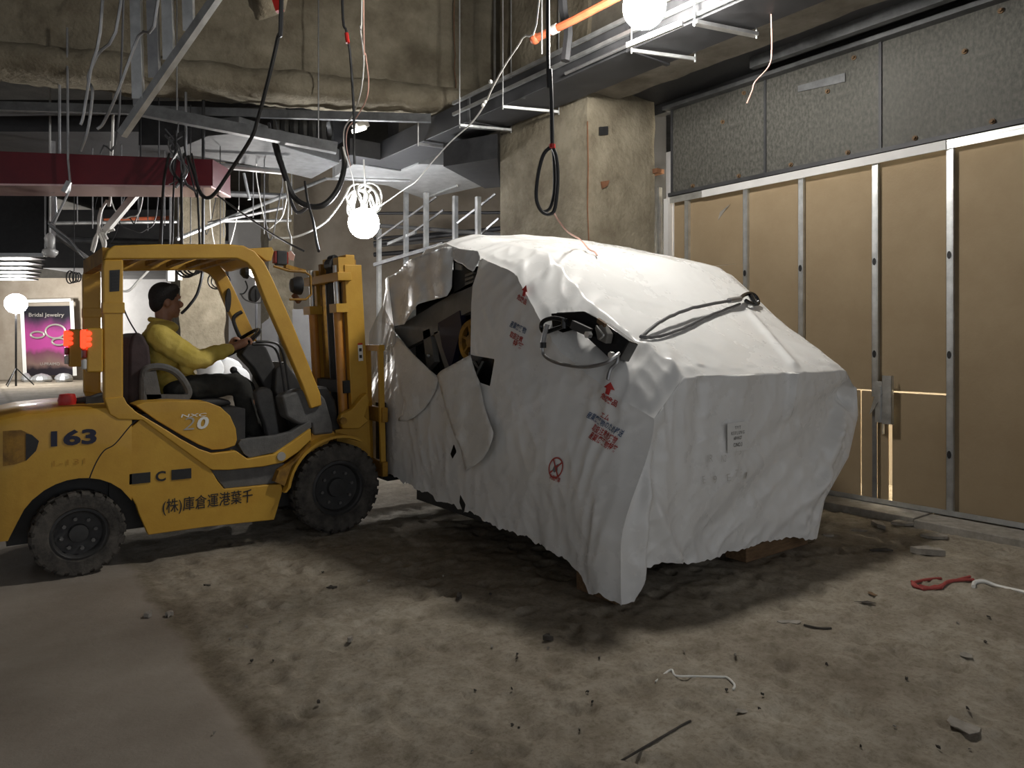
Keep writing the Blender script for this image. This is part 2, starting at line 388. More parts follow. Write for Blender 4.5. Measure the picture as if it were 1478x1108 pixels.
# loose strips left at the broken stud
lt = thing('bent_stud_piece', 'short bent galvanised stud piece leaning by the lit slit in boards', 'metal stud', (XW, 2.95, .3))
m = MB(); p0 = on_x(1281, 542, XW-.03); p1 = on_x(1283, 612, XW-.03)
m.box((XW-.045, p0.y-.04, p1.z), (XW-.043, p0.y+.04, p0.z)); m.box((XW-.045, p0.y-.04, p1.z), (XW-.005, p0.y-.037, p0.z-.0)); m.box((XW-.045, p0.y+.037, p1.z-.09), (XW-.005, p0.y+.04, p0.z))
obj('channel', m, 'stud', lt)
obj('hook', MB().box((XW-.04, p0.y+.03, p1.z+.01), (XW-.0, p0.y+.10, p1.z+.36)).box((XW-.052, p0.y+.05, p1.z+.01), (XW-.04, p0.y+.07, p1.z+.32)), 'stud', lt)
obj('twisted_flange', MB().push([on_x(1262, 573, XW-.01), on_x(1274, 567, XW-.05), on_x(1262, 590, XW-.04), on_x(1255, 598, XW-.01)], (-.003, 0, .002)), 'stud', lt)
# room behind: pale wall and a tube lamp that shows through the slits
obj('wall_behind', MB().box((7.5, -2, 0), (7.6, 6.5, 4)), 'wallwhite', label='pale wall of the lit room behind the gypsum boards', cat='wall', kind='structure')
tl = thing('tube_lamp', 'tube lamp in the lit room behind the gypsum boards', 'lamp', (7.44, 3.1, 2.2))
obj('tube', MB().tube([(7.42, 2.2, 2.2), (7.42, 4.2, 2.2)], .02), 'emit_back', tl)
obj('batten', MB().box((7.45, 2.15, 2.16), (7.502, 4.25, 2.24)), 'stud', tl)
# overhead along that wall
obj('soffit', MB().box((5.62, -2, 4.16), (6.5, 6.6, 4.22)).box((6.3, -2, 4.05), (6.4, 6.6, 4.2)), 'duct', label='dark soffit above the galvanised sheets', cat='soffit', kind='structure')
obj('soffit_ledge', MB().box((5.95, -2, 4.06), (6.02, 4.1, 4.16)).box((6.2, -2, 4.04), (6.31, 5.4, 4.08)), 'ductgrey', label='grey metal ledge under the dark soffit', cat='ledge', kind='structure')
mb = MB(); n = 90
def rough_beam(x0, x1, y0, y1, z0, z1, st=.07, amp=.014):
    """closed box with a sprayed, lumpy skin"""
    m = MB(); 
    def face(o, u, v, nu, nv, nrm):
        o, u, v, nrm = map(Vector, (o, u, v, nrm)); b = len(m.v)
        for j in range(nv+1):
            for i in range(nu+1):
                p = o+u*(i/nu)+v*(j/nv)
                d = amp*(noise.noise(p*3)+.7*noise.noise(p*9)+.4*noise.noise(p*21))
                e = Vector((noise.noise(p*4+Vector((9, 0, 0))), noise.noise(p*4+Vector((0, 9, 0))), noise.noise(p*4+Vector((0, 0, 9)))))*amp
                m.v.append(p+e+Vector((0, 0, 0)))
        m.f.extend((b+j*(nu+1)+i, b+j*(nu+1)+i+1, b+(j+1)*(nu+1)+i+1, b+(j+1)*(nu+1)+i) for j in range(nv) for i in range(nu))
    dx, dy, dz = x1-x0, y1-y0, z1-z0; a, b_, c = [max(1, min(90, int(q/st))) for q in (dx, dy, dz)]
    face((x0, y0, z0), (dx, 0, 0), (0, 0, dz), a, c, (0, -1, 0)); face((x0, y1, z0), (dx, 0, 0), (0, 0, dz), a, c, (0, 1, 0))
    face((x0, y0, z0), (0, dy, 0), (0, 0, dz), b_, c, (-1, 0, 0)); face((x1, y0, z0), (0, dy, 0), (0, 0, dz), b_, c, (1, 0, 0))
    face((x0, y0, z0), (dx, 0, 0), (0, dy, 0), a, b_, (0, 0, -1)); face((x0, y0, z1), (dx, 0, 0), (0, dy, 0), a, b_, (0, 0, 1))
    return m
def rough_obj(name, m, mt, **kw):
    o = obj(name, m, mt, smooth=True, angle=60, **kw); return o
rough_obj('edge_beam', rough_beam(5.22, 5.62, -2, 6.4, 4.07, 5.9, .08, .02), 'concrete', label='rough brown concrete edge beam between duct and soffit', cat='beam', kind='structure')
# ---- big sprayed column behind the wrapped load
col = thing('column', 'large square column coated in rough beige fireproofing behind the wrapped load', 'column', (5.68, 6.28, 0), kind='structure')
o = rough_obj('shaft', rough_beam(5.166, 6.2, 5.51, 7.05, 0, 5.9, .05, .012), 'spray', parent=col)
obj('joint_groove', MB().tube([on_y(848, 175, 5.497), on_y(849, 240, 5.494), on_y(848, 300, 5.497), on_y(850, 352, 5.494)], .007, 6), 'rust', col)
obj('socket_hole', MB().push([on_y(866, 183, 5.49), on_y(878, 182, 5.49), on_y(878, 194, 5.49), on_y(866, 195, 5.49)], (0, .03, 0)), 'black', col)
obj('rust_stain', MB().push([on_y(868, 262, 5.488), on_y(880, 260, 5.488), on_y(877, 268, 5.488), on_y(870, 272, 5.488)], (0, .03, 0)), 'rust', col)
obj('dark_gap_panel', MB().box((6.2, 5.6, 0), (6.5, 5.7, 4.2)), 'duct', label='dark metal strip between the sprayed column and the partition', cat='panel', kind='structure')
obj('drip_bracket', MB().box((6.16, 5.44, 3.35), (6.28, 5.6, 3.40)), 'rust', label='small rusty bracket on the edge of the sprayed column', cat='bracket')
# ---- deep sprayed beam across the top left
bm_ = thing('beam', 'deep ceiling beam coated in rough beige fireproofing with a lumpy lower flange', 'beam', (2.4, 8.5, 4.3), kind='structure')
A_, B_ = Vector((5.95, 7.142, 0)), Vector((-4.0, 10.92, 0)); dr = (B_-A_).normalized(); nr = Vector((dr.y, -dr.x, 0))
if nr.y > 0: nr = -nr
def rough_sheet(o, u, v, nu, nv, amp, nrm):
    m = MB(); nrm = Vector(nrm)
    for j in range(nv+1):
        for i in range(nu+1):
            p = Vector(o)+Vector(u)*(i/nu)+Vector(v)*(j/nv)
            m.v.append(p+nrm*amp*(noise.noise(p*2.5)+.6*noise.noise(p*8)+.4*noise.noise(p*20)))
    m.f = [(j*(nu+1)+i, j*(nu+1)+i+1, (j+1)*(nu+1)+i+1, (j+1)*(nu+1)+i) for j in range(nv) for i in range(nu)]
    return m
Lb = (B_-A_).length
obj('web', rough_sheet(A_+Vector((0, 0, 4.5)), dr*Lb, (0, 0, 1.42), 170, 34, .03, nr), 'spray', bm_, smooth=True, angle=180)
m = MB(); nu = 220; prof = [(-.02, 4.62), (.10, 4.58), (.17, 4.50), (.19, 4.40), (.15, 4.31), (.02, 4.28), (-.25, 4.29), (-.5, 4.33), (-.5, 5.88)]
for i in range(nu+1):
    p = A_+dr*Lb*i/nu
    for (d, z) in prof:
        q = p+nr*d+Vector((0, 0, z)); q += Vector((noise.noise(q*3), noise.noise(q*3+Vector((5, 0, 0))), noise.noise(q*4+Vector((0, 5, 0)))))*.03
        q += Vector((0, 0, 1))*.02*noise.noise(q*11); m.v.append(q)
k = len(prof); m.f = [(i*k+j, i*k+j+1, (i+1)*k+j+1, (i+1)*k+j) for i in range(nu) for j in range(k-1)]
obj('lower_flange', m, 'spray', bm_, smooth=True, angle=180)
for (xx, a, b) in ((657, 0, 150), (749, -20, 120)):
    P = []
    for py in range(a-40, b+1, 20):
        # points on the web plane, a whisker in front
        s = (xx-CX)/FPX; d = Vector((FX+RX*s, FY+RY*s)); n2 = Vector((nr.x, nr.y)); t = (Vector((A_.x, A_.y))+n2*.05).dot(n2)/d.dot(n2)
        q = W(xx+random.uniform(-2, 2), py, t)
        if q.z < 5.85: P.append(q)
    obj('hanging_thin_wire', MB().tube(P, .006, 6), 'rust', label='thin rusty wire running down the sprayed beam at its %s' % ('middle' if xx == 657 else 'column end'), cat='wire')
# ---- far rooms
def cambox(px0, px1, t0, t1, z0, z1):
    """box aligned with the view, given by columns at depth t0"""
    f = Vector((FX, FY, 0)); r = Vector((RX, RY, 0)); a = (px0-CX)/FPX*t0; b = (px1-CX)/FPX*t0
    P = [f*t0+r*a, f*t0+r*b, f*t1+r*b, f*t1+r*a]
    m = MB(); m.slab([p+Vector((0, 0, z0)) for p in P], z1-z0); return m
obj('wall_upper_far', cambox(-1200, 1300, 27.9, 28.4, 3.95, 5.9), 'slab_dark', label='upper wall coloured dark to look unlit above the long pale wall', cat='wall', kind='structure')  # dark colour stands in for the shade among the ceiling clutter
obj('wall_far', cambox(-1200, 1300, 28, 28.4, 0, 3.95), 'wallbeige', label='long pale wall far behind the forklift', cat='wall', kind='structure')
obj('wall_far_white', cambox(140, 247, 26, 26.1, 0, 3.8), 'wallwhite', label='white sheeted hoarding behind the forklift seat', cat='wall', kind='structure')
obj('wall_mid', cambox(330, 388, 16.5, 16.7, 0, 4.2), 'wallwhite', label='grey-white hoarding between the two far sprayed columns', cat='wall', kind='structure')
obj('wall_side', cambox(402, 800, 18, 18.3, 0, 5.9), 'wallbeige', label='dim brownish wall behind the mast', cat='wall', kind='structure')
obj('bulkhead', cambox(60, 335, 22, 25.9, 3.72, 5.5), 'walldark', label='dark lowered bulkhead above the white hoarding', cat='bulkhead', kind='structure')
cA = W(285, 494, 12.4); cB = W(400, 494, 14.6)
rough_obj('column_far', rough_beam(cA.x-.36, cA.x+.36, cA.y-.36, cA.y+.36, 0, 5.9, .07, .025), 'spray', label='rough sprayed column right behind the driver', cat='column', kind='structure')
rough_obj('column_far', rough_beam(cB.x-.25, cB.x+.25, cB.y-.25, cB.y+.25, 0, 5.9, .07, .02), 'spray', label='narrower rough column seen between guard and mast', cat='column', kind='structure')
obj('hoarding', cambox(422, 470, 13, 13.1, 0, 2.05), 'walldark', label='dark grey standing board beside the narrower far column', cat='board')
obj('hoarding', MB().push([W(378, 467, 13.4), W(400, 450, 13.4), W(404, 560, 13.4), W(404, 620, 13.4), W(376, 620, 13.4)], Vector((FX, FY, 0))*.05), 'walldark', label='dark slanted board in front of the grey hoarding', cat='board')
# ================================================================== THE WRAPPED MACHINE
Y0, Y1 = 2.75, 5.92
ZC = [(2.75, 1.25), (3.0, 1.43), (3.38, 1.68), (3.83, 2.04), (3.88, 2.06), (4.4, 2.17), (4.75, 2.27), (5.1, 2.25), (5.45, 2.12), (5.75, 1.93), (5.92, 1.72)]
CL = [(2.75, .23), (3.0, .26), (3.35, .29), (3.6, .23), (3.9, .13), (4.4, .07), (4.8, .05), (6, .03)]
CR = [(2.75, .14), (3.2, .08), (3.8, .05), (6, .04)]
XLT = [(2.75, 3.09), (3.0, 3.0), (3.4, 2.95), (4.7, 2.98), (5.92, 3.06)]
ZBL = [(2.75, .03), (2.98, .035), (3.08, .14), (3.3, .19), (3.75, .22), (4.5, .27), (5.3, .33), (5.92, .36)]
XRT = [(.05, 4.78), (.33, 4.89), (.6, 5.22), (.9, 5.36), (2.4, 5.2)]
def ZL(y): return interp(ZC, y)-interp(CL, y)
def top_z(u, y): return interp(ZC, y)-interp(CL, y)*(1-clamp(u/.115))-interp(CR, y)*sm(.92, 1, u)+.06*math.sin(PI*u)*sm(3.2, 4.4, y)+.05*u*sm(3, 4, y)
FOLDS = [  # tension folds on the end face: (x0,z0,x1,z1,width,height)
    (5.33, 1.08, 3.6, .28, .10, -.05), (5.3, 1.02, 4.2, .35, .06, -.03), (5.25, 1.1, 3.9, .75, .08, -.035), (5.2, .95, 4.6, .2, .05, .03),
    (3.02, 1.0, 2.95, .1, .04, .05), (3.12, .95, 3.05, .25, .05, -.03), (3.2, 1.2, 3.3, .3, .07, -.02), (3.9, 1.25, 3.75, .4, .12, .02), (4.45, 1.25, 4.42, .95, .03, .04),
    (4.9, .5, 4.3, .2, .05, .03), (3.3, .18, 3.05, .6, .05, .03), (3.5, 1.2, 3.4, .5, .06, -.02)]
def seg(px, pz, f):
    ax, az, bx, bz, wd, h = f; dx, dz = bx-ax, bz-az; L2 = dx*dx+dz*dz
    t = clamp(((px-ax)*dx+(pz-az)*dz)/L2); d = math.hypot(px-ax-dx*t, pz-az-dz*t)
    return h*math.exp(-(d/wd)**2)*(1-.6*t)
def rid(p): return 1-2*abs(noise.noise(p))
def left_x(y, z):
    zt = ZL(y); zb = interp(ZBL, y); v = clamp((z-zb)/(zt-zb))
    x = lerp(2.83, interp(XLT, y), sm(.3, 1, v))
    e = sm(2.75, 2.95, y)
    x += e*(-.02*math.sin(PI*v)*sm(3, 4, y))
    x -= e*(.012*noise.noise(Vector((y*1.6, z*1.2, 4)))+.010*rid(Vector((y*3.2+z*.6, z*.7, 2)))*sm(.95, .2, v)
            + .006*rid(Vector((y*7-z*3, z*3+y, 5)))+.003*noise.noise(Vector((y*18, z*12, 1)))+.003*max(0, rid(Vector((y*6+z*8, z*3-y*2, 41)))-.55)*2)
    x -= .012*noise.noise(Vector((y*7, z*4, 8)))*(1-sm(0, .2, v))          # ruffled hem
    x -= e*.014*rid(Vector((y*11+z*1.5, z*2.4, 31)))*sm(3.3, 2.9, y)
    x -= e*.016*rid(Vector((y*5+z*6, z*2, 3)))*sm(.8, .97, v)
    x -= .03*math.exp(-((y-2.9)/.12)**2)*math.exp(-((z-.3)/.35)**2)     # bulge at the near corner
    return x
def end_y(x, z, u):
    e = sm(0, .04, u)*sm(1, .97, u)
    y = Y0+e*(-.012*noise.noise(Vector((x*1.5, z*1.5, 1)))-.008*rid(Vector((x*4+z, z*1.2-x, 6)))-.005*rid(Vector((x*9+z*4, z*5, 2)))-.003*noise.noise(Vector((x*20, z*16, 3)))-.005*max(0, rid(Vector((x*4-z*5, z*2+x*2, 43)))-.5)*2)
    for f in FOLDS: y -= e*1.5*seg(x, z, f)*(1-.8*math.exp(-((x-3.93)/.2)**2-((z-.93)/.2)**2))
    y -= e*.014*rid(Vector((x*11+z*1.5, z*2.2, 21)))*sm(.24, .03, u)+e*.012*rid(Vector((x*9+z*7, z*5-x*3, 22)))*sm(.75, .98, u)
    y += .05*sm(.7, .15, z)*math.sin(PI*clamp(u))-.018*noise.noise(Vector((x*6, z*6, 11)))*sm(.45, .15, z)*e-.008*rid(Vector((x*8-z*6, z*7, 12)))*sm(.6, .2, z)*e
    return y
EBZ = [(0, .03), (.045, .03), (.09, .19), (.25, .175), (.33, .13), (.52, .12), (.62, .14), (.78, .125), (.86, .11), (1, .07)]
HOLES = [[(563, 470), (583, 468), (593, 452), (602, 439), (611, 436), (620, 431), (634, 430), (645, 427), (652, 415), (654, 374), (660, 379), (667, 381), (675, 388), (683, 392), (687, 381), (692, 376), (688, 395), (682, 412), (680, 440), (679, 513), (632, 543), (620, 533), (596, 510)],
         [(679, 512), (714, 518), (707, 557), (693, 552), (684, 532)],
         [(803, 451), (843, 449), (905, 490), (897, 515), (884, 513), (866, 498), (845, 484), (826, 476), (812, 480), (797, 473)],
         [(655, 640), (659, 652), (653, 662), (650, 655)], [(664, 713), (672, 728), (669, 741), (663, 725)]]
HB = [(min(p[0] for p in h)-3, max(p[0] for p in h)+3, min(p[1] for p in h)-3, max(p[1] for p in h)+3) for h in HOLES]
sheet = MB()
def grid(fn, nu, nv, cut=True, flip=False, skip=()):
    P = [fn(i/nu, j/nv) for j in range(nv+1) for i in range(nu+1)]
    F = []; dead = set(); live = set()
    for j in range(nv):
        for i in range(nu):
            q = (j*(nu+1)+i, j*(nu+1)+i+1, (j+1)*(nu+1)+i+1, (j+1)*(nu+1)+i)
            if cut:
                c = proj((P[q[0]]+P[q[2]])/2)
                if any(b[0] < c[0] < b[1] and b[2] < c[1] < b[3] and inpoly(c[0], c[1], h) for k_, (h, b) in enumerate(zip(HOLES, HB)) if k_ not in skip): dead.update(q); continue
            live.update(q); F.append(q[::-1] if flip else q)
    sheet.add(P, F)
def f_left(i, j):
    y = lerp(Y0, Y1, i); zb = interp(ZBL, y)+.035*noise.noise(Vector((y*4, 0, 0)))+.02*noise.noise(Vector((y*13, 3, 0)))+.012*noise.noise(Vector((y*37, 3, 0))); zt = ZL(y); z = lerp(zb, zt, j)
    x = left_x(y, z)
    yy = y
    if i > .9: yy = y-.10*(1-sm(.4, .85, j))*sm(.9, 1, i)
    return Vector((x, yy, z))
def f_top(i, j):
    y = lerp(Y0, Y1, j); xl = left_x(y, ZL(y)); xr = interp(XRT, 1.2)+(-.1*sm(3.2, 4.8, y)); u = i**1.25; x = lerp(xl, xr, u); z = top_z(u, y)
    e = sm(0, .03, u)*sm(1, .97, u)*sm(0, .02, j)
    z += e*(.012*noise.noise(Vector((x*2, y*2, 0)))+.006*rid(Vector((x*2.2+y, y*5, 0)))+.003*noise.noise(Vector((x*9, y*9, 4))))
    z += e*.022*rid(Vector((x*5, y*7-x*3, 2)))*sm(.30, .02, u)*sm(4.6, 3.6, y)                # crumpled shoulder
    z += e*.018*rid(Vector((x*4-y*4, y*2, 9)))*sm(.45, .1, u)*sm(3.5, 2.9, y)
    z += e*.03*rid(Vector((x*8+y*3, y*4-x*3, 15)))*sm(.22, .05, u)*sm(3.15, 2.9, y)
    z += e*.03*math.exp(-((x-4.55-(y-2.75)*.55)/.05)**2)*sm(3.55, 3.1, y)                    # tucked fold running down to the end edge
    z += e*.008*rid(Vector((x*1.2+y*.4, y*9, 5)))*sm(4.0, 4.4, y)
    yy = y+(.02*noise.noise(Vector((x*6, 0, 0))) if j < .02 else 0)*e
    return Vector((x, yy, z))
def f_end(i, j):
    u = i; zt = top_z(u**1.0, Y0); zb = interp(EBZ, u)+.03*noise.noise(Vector((u*9, 2, 0)))*sm(.05, .12, u)+.014*noise.noise(Vector((u*45, 2, 0))); z = lerp(zb, zt, j)
    xl = left_x(Y0, z); xr = interp(XRT, z); x = lerp(xl, xr, u); y = end_y(x, z, u)
    if j > .999: y = Y0+.012*noise.noise(Vector((x*6, 0, 0)))*sm(0, .03, u)*sm(1, .97, u)
    return Vector((x, y, z))
def f_right(i, j):
    y = lerp(Y0, Y1, i); zt = top_z(1, y); z = lerp(.12, zt, j); x = interp(XRT, z)-.1*sm(3.2, 4.8, y)*sm(.3, 1, j)
    if j > .999: x = interp(XRT, 1.2)-.1*sm(3.2, 4.8, y)
    return Vector((x+.02*noise.noise(Vector((y*3, z*2, 0)))*sm(0, .1, i)*sm(1, .85, j), y, z))
def f_back(i, j):
    xl = left_x(Y1, ZL(Y1)); u = i; zt = top_z(u, Y1); z = lerp(.36, zt, j); x = lerp(left_x(Y1, z), interp(XRT, z)-.1*sm(.3, 1, j), u)
    return Vector((x, Y1-.10*(1-sm(.4, .85, j))+.03*noise.noise(Vector((x*3, z*2, 0)))*sm(0, .1, i)*sm(1, .9, j), z))
wm = thing('wrapped_machine', 'bulky machine wrapped in torn glossy white plastic sheeting, lifted by the forklift', 'machine', (4.1, 4.3, 0))
grid(f_left, 260, 150); grid(f_top, 200, 240); grid(f_end, 220, 130, False); grid(f_right, 60, 40, False); grid(f_back, 50, 40, False)
def nearest(px, py, P):
    best = None
    for (ax, ay), (bx, by) in zip(P, P[1:]+P[:1]):
        dx, dy = bx-ax, by-ay; t = clamp(((px-ax)*dx+(py-ay)*dy)/(dx*dx+dy*dy+1e-9)); q = (ax+dx*t, ay+dy*t); d = math.hypot(px-q[0], py-q[1])
        if best is None or d < best[0]: best = (d, q)
    return best
def snap(m, polys, tol):
    cnt = {}
    for f in m.f:
        for a, b in zip(f, f[1:]+f[:1]): k = (min(a, b), max(a, b)); cnt[k] = cnt.get(k, 0)+1
    for i in {v for k, c in cnt.items() if c == 1 for v in k}:
        c = proj(m.v[i])
        for P in polys:
            d, q = nearest(c[0], c[1], P)
            if d < tol: p = m.v[i]; m.v[i] = W(q[0], q[1], FX*p.x+FY*p.y); break
snap(sheet, HOLES, 5)
obj('wrapping_sheet', sheet, 'sheet', wm, smooth=True, angle=70)
# machine inside: dark body following the sheet a hand's width below
m = MB(); nxx, nyy = 14, 24; GRD = []
for j in range(nyy+1):
    y = lerp(Y0+.16, Y1-.16, j/nyy)
    for i in range(nxx+1):
        u = i/nxx; x = lerp(3.27, 5.0, u); GRD.append(Vector((x, y, min(top_z(max(.1, u*.9), y), 2.2)-.14)))
m.v = GRD[:]; nn = len(GRD); m.v += [Vector((p.x, p.y, .34)) for p in GRD]
for j in range(nyy):
    for i in range(nxx):
        a = j*(nxx+1)+i; m.f.append((a, a+1, a+nxx+2, a+nxx+1)); m.f.append((nn+a, nn+a+nxx+1, nn+a+nxx+2, nn+a+1))
for i in range(nxx): m.f.append((i, nn+i, nn+i+1, i+1)); a = nyy*(nxx+1)+i; m.f.append((a, a+1, nn+a+1, nn+a))
for j in range(nyy): a = j*(nxx+1); b = a+nxx+1; m.f.append((a, b, nn+b, nn+a)); a += nxx; b += nxx; m.f.append((a, nn+a, nn+b, b))
obj('machine_body', m, 'machine', wm)
XI = 2.99
def onL(px, py, d=0): return on_x(px, py, XI+d)
obj('slanted_girder', MB().push([onL(566, 476), onL(684, 405), onL(684, 447), onL(632, 470), onL(632, 480), onL(566, 512)], (.06, 0, 0)), 'machinegrey', wm)
obj('upright_plate', MB().push([onL(610, 478), onL(620, 474), onL(627, 522), onL(616, 534)], (.05, 0, 0)), 'machinegrey', wm)
obj('brace', MB().push([onL(626, 480), onL(634, 477), onL(651, 536), onL(644, 538)], (.05, 0, 0)), 'machinegrey', wm)
obj('dark_cover', MB().push([onL(632, 466, -.01), onL(663, 448, -.01), onL(666, 470, -.01), onL(650, 534, -.01), onL(638, 500, -.01)], (.05, 0, 0)), 'navy', wm)
obj('upper_frame', MB().push([onL(654, 374), onL(690, 400), onL(684, 412), onL(655, 424)], (.05, 0, 0)), 'machine', wm)
for k in range(3): obj('fin', MB().push([onL(671, 396+6*k, -.012), onL(683, 392+6*k, -.012), onL(683, 395+6*k, -.012), onL(671, 400+6*k, -.012)], (.03, 0, 0)), 'machinegrey', wm)
obj('label_plate', MB().push([onL(657, 379, -.012), onL(666, 383, -.012), onL(666, 390, -.012), onL(657, 389, -.012)], (.02, 0, 0)), 'decalgrey', wm)
hw = onL(682, 492, -.02); m = MB()
m.lathe([(-.02, .115), (-.025, .15), (0, .165), (.025, .15), (.02, .115)], hw, 'x', 36, True)
for k in range(6):
    a = k*PI/3+.3; m.bar(hw+Vector((0, math.cos(a)*.03, math.sin(a)*.03)), hw+Vector((0, math.cos(a)*.125, math.sin(a)*.125)), .035, .02)
m.lathe([(-.03, .0), (-.03, .045), (.02, .045)], hw, 'x', 18)
obj('pulley_wheel', m, 'yellowdirty', wm)
obj('pin', MB().ball(onL(618, 513, -.03), .016), 'stud', wm)
# dark window with the letter in the lower cut-out
obj('name_plate', MB().push([onL(676, 508, -.06), onL(718, 514, -.06), onL(711, 562, -.06), onL(686, 560, -.06)], (.02, 0, 0)), 'blackgloss', wm)
c0 = onL(691, 530, -.064)
for a, b in (((684, 521), (690, 531)), ((697, 521), (686, 543))):
    obj('letter_stroke', MB().bar(onL(*a, -.068), onL(*b, -.068), .006, .016, (1, 0, 0)), 'decalgrey', wm)
# loose flaps of the torn sheet
def flap(name, poly, lift, mt='sheet', curl=.05, base=None, n=16):
    """patch of sheet: polygon in the picture laid on the side face, lifted off it"""
    xs_ = [p[0] for p in poly]; ys_ = [p[1] for p in poly]; m = MB(); idx = {}
    st = max(2.2, (max(ys_)-min(ys_))/34); c = []
    a, b = min(xs_), min(ys_); nu = int((max(xs_)-a)/st)+2; nv = int((max(ys_)-b)/st)+2
    def V(i, j):
        if (i, j) not in idx:
            px, py = a+i*st, b+j*st
            p = on_x(px, py, 2.9); x = left_x(p.y, p.z); p = on_x(px, py, x)
            d = min(math.hypot(px-q[0], py-q[1]) for q in poly)
            f = lift(px, py)+.010*noise.noise(Vector((px*.06, py*.06, 3)))+.006*rid(Vector((px*.05+py*.03, py*.02, 1)))
            p = on_x(px, py, x-f); idx[(i, j)] = len(m.v); m.v.append(p)
        return idx[(i, j)]
    for j in range(nv):
        for i in range(nu):
            if inpoly(a+(i+.5)*st, b+(j+.5)*st, poly): m.f.append((V(i, j), V(i+1, j), V(i+1, j+1), V(i, j+1)))
    snap(m, [poly], 6)
    o = obj(name, m, mt, wm, smooth=True, angle=180)
    sd = o.modifiers.new('t', 'SOLIDIFY'); sd.thickness = .003
    return o
flap('torn_flap', [(631, 541), (637, 535), (679, 512), (684, 530), (692, 552), (700, 590), (713, 626), (706, 648), (697, 662), (690, 668), (672, 680), (666, 650), (656, 628), (644, 592)], lambda x, y: .02+.05*sm(540, 680, y)+.03*sm(690, 640, x), 'sheetback')
flap('torn_flap', [(563, 474), (570, 482), (596, 511), (620, 534), (633, 545), (629, 562), (622, 575), (612, 590), (598, 602), (585, 608), (572, 607), (580, 598), (583, 580), (576, 560), (574, 545), (569, 520)], lambda x, y: .015+.05*sm(620, 570, x)*sm(480, 600, y), 'sheetback')
flap('torn_flap', [(556, 402), (575, 392), (590, 375), (640, 357), (655, 356), (653, 374), (652, 415), (645, 427), (634, 430), (611, 436), (602, 439), (593, 452), (583, 468), (563, 471), (558, 440)], lambda x, y: .02+.04*sm(380, 460, y)+.02*math.sin(x*.16))
flap('torn_flap', [(654, 358), (690, 362), (694, 372), (684, 391), (676, 387), (667, 381), (655, 375)], lambda x, y: .03+.05*sm(360, 392, y))
# thin clear film trailing off the far corner
m = MB(); P = [(560, 398, 6.25), (552, 440, 6.35), (541, 462, 6.4), (533, 480, 6.45), (531, 520, 6.45), (536, 560, 6.4), (568, 590, 6.1), (575, 520, 6.05), (568, 470, 6.05)]
film = [W(*p) for p in P]; m.push(film, (.004, .002, 0)); obj('clear_film', m, 'clearplastic', wm)
# prints on the side
def side_map(px, py, qx, qy, off=.006):
    a = on_x(px, py, left_x(on_x(px, py, 2.9).y, on_x(px, py, 2.9).z)); b = on_x(qx, qy, a.x)
    e = Vector((b.y-a.y, b.z-a.z)).normalized(); n_ = Vector((-e.y, e.x)) if e.x < 0 else Vector((e.y, -e.x))
    n_ = n_ if n_.y > 0 else -n_
    def f(u, v):
        y = a.y+e.x*u+n_.x*v; z = a.z+e.y*u+n_.y*v
        return Vector((left_x(y, min(z, ZL(y)-.005))-off, y, z))
    return f
def side_text(s, px, py, qx, qy, wd, ht, m, bold=.02): text_on('printed_lettering', s, m, wm, side_map(px, py, qx, qy), wd, ht, bold)
side_text('危険品', 889, 576, 899, 584, .115, .04, 'printred', .03)
side_text('エム', 881, 600, 891, 607, .06, .035, 'printred')
side_text('産業廃棄物のため移送', 880, 611, 900, 625, .26, .042, 'printblue', .02)
side_text('取扱注意危険物', 878, 625, 898, 639, .18, .042, 'printred', .02)
side_text('産業廃棄物特管', 875, 637, 895, 651, .20, .042, 'printred', .02)
side_text('産業廃棄物', 748, 472, 768, 482, .17, .045, 'printblue', .02)
side_text('取扱注意', 746, 486, 766, 497, .13, .042, 'printred', .02)
side_text('特管', 748, 497, 766, 507, .10, .040, 'printred', .02)
side_text('危険品', 755, 432, 767, 441, .10, .04, 'printred', .03)
def blotch(name, px, py, pts, m):
    f = side_map(px, py, px+10, py+5, .008); mbx = MB(); mbx.add([f(u, v) for u, v in pts], [tuple(range(len(pts)))]); obj(name, mbx, m, wm, recalc=False)
arrow = [(-.012, .0), (-.028, .0), (0, .035), (.028, .0), (.012, .0), (.012, -.03), (-.012, -.03)]
blotch('red_arrow_print', 891, 560, [(u*1.15, v*1.15) for u, v in arrow[::-1]], 'red')
blotch('red_arrow_print', 759, 420, [(u*1.0, v*1.2) for u, v in arrow[::-1]], 'red')
# round no-fire sign with caption
f = side_map(801, 675, 811, 680, .007); m = MB()
def ring(f, r0, r1, n=28, ry=1):
    m = MB(); m.add([f(r0*math.cos(2*PI*k/n), ry*r0*math.sin(2*PI*k/n)) for k in range(n)]+[f(r1*math.cos(2*PI*k/n), ry*r1*math.sin(2*PI*k/n)) for k in range(n)],
          [(k, (k+1) % n, n+(k+1) % n, n+k) for k in range(n)]); return m
m = ring(f, .047, .056, ry=1.15); m.add([f(-.035, -.036), f(-.028, -.043), f(.035, .036), f(.028, .043)], [(0, 1, 2, 3)]); m.add([f(-.035, .036), f(-.028, .043), f(.035, -.036), f(.028, -.043)], [(0, 1, 2, 3)])
obj('round_sign_print', m, 'printred', wm, recalc=False)
m = MB(); m.add([f(u, v) for u, v in ((-.02, -.02), (0, -.03), (.018, -.012), (.01, .01), (.012, .03), (-.004, .012), (-.014, .02))], [tuple(range(7))]); obj('flame_print', m, 'printgrey', wm, recalc=False)
side_text('火気厳禁', 801, 690, 811, 695, .09, .032, 'printred', .02)
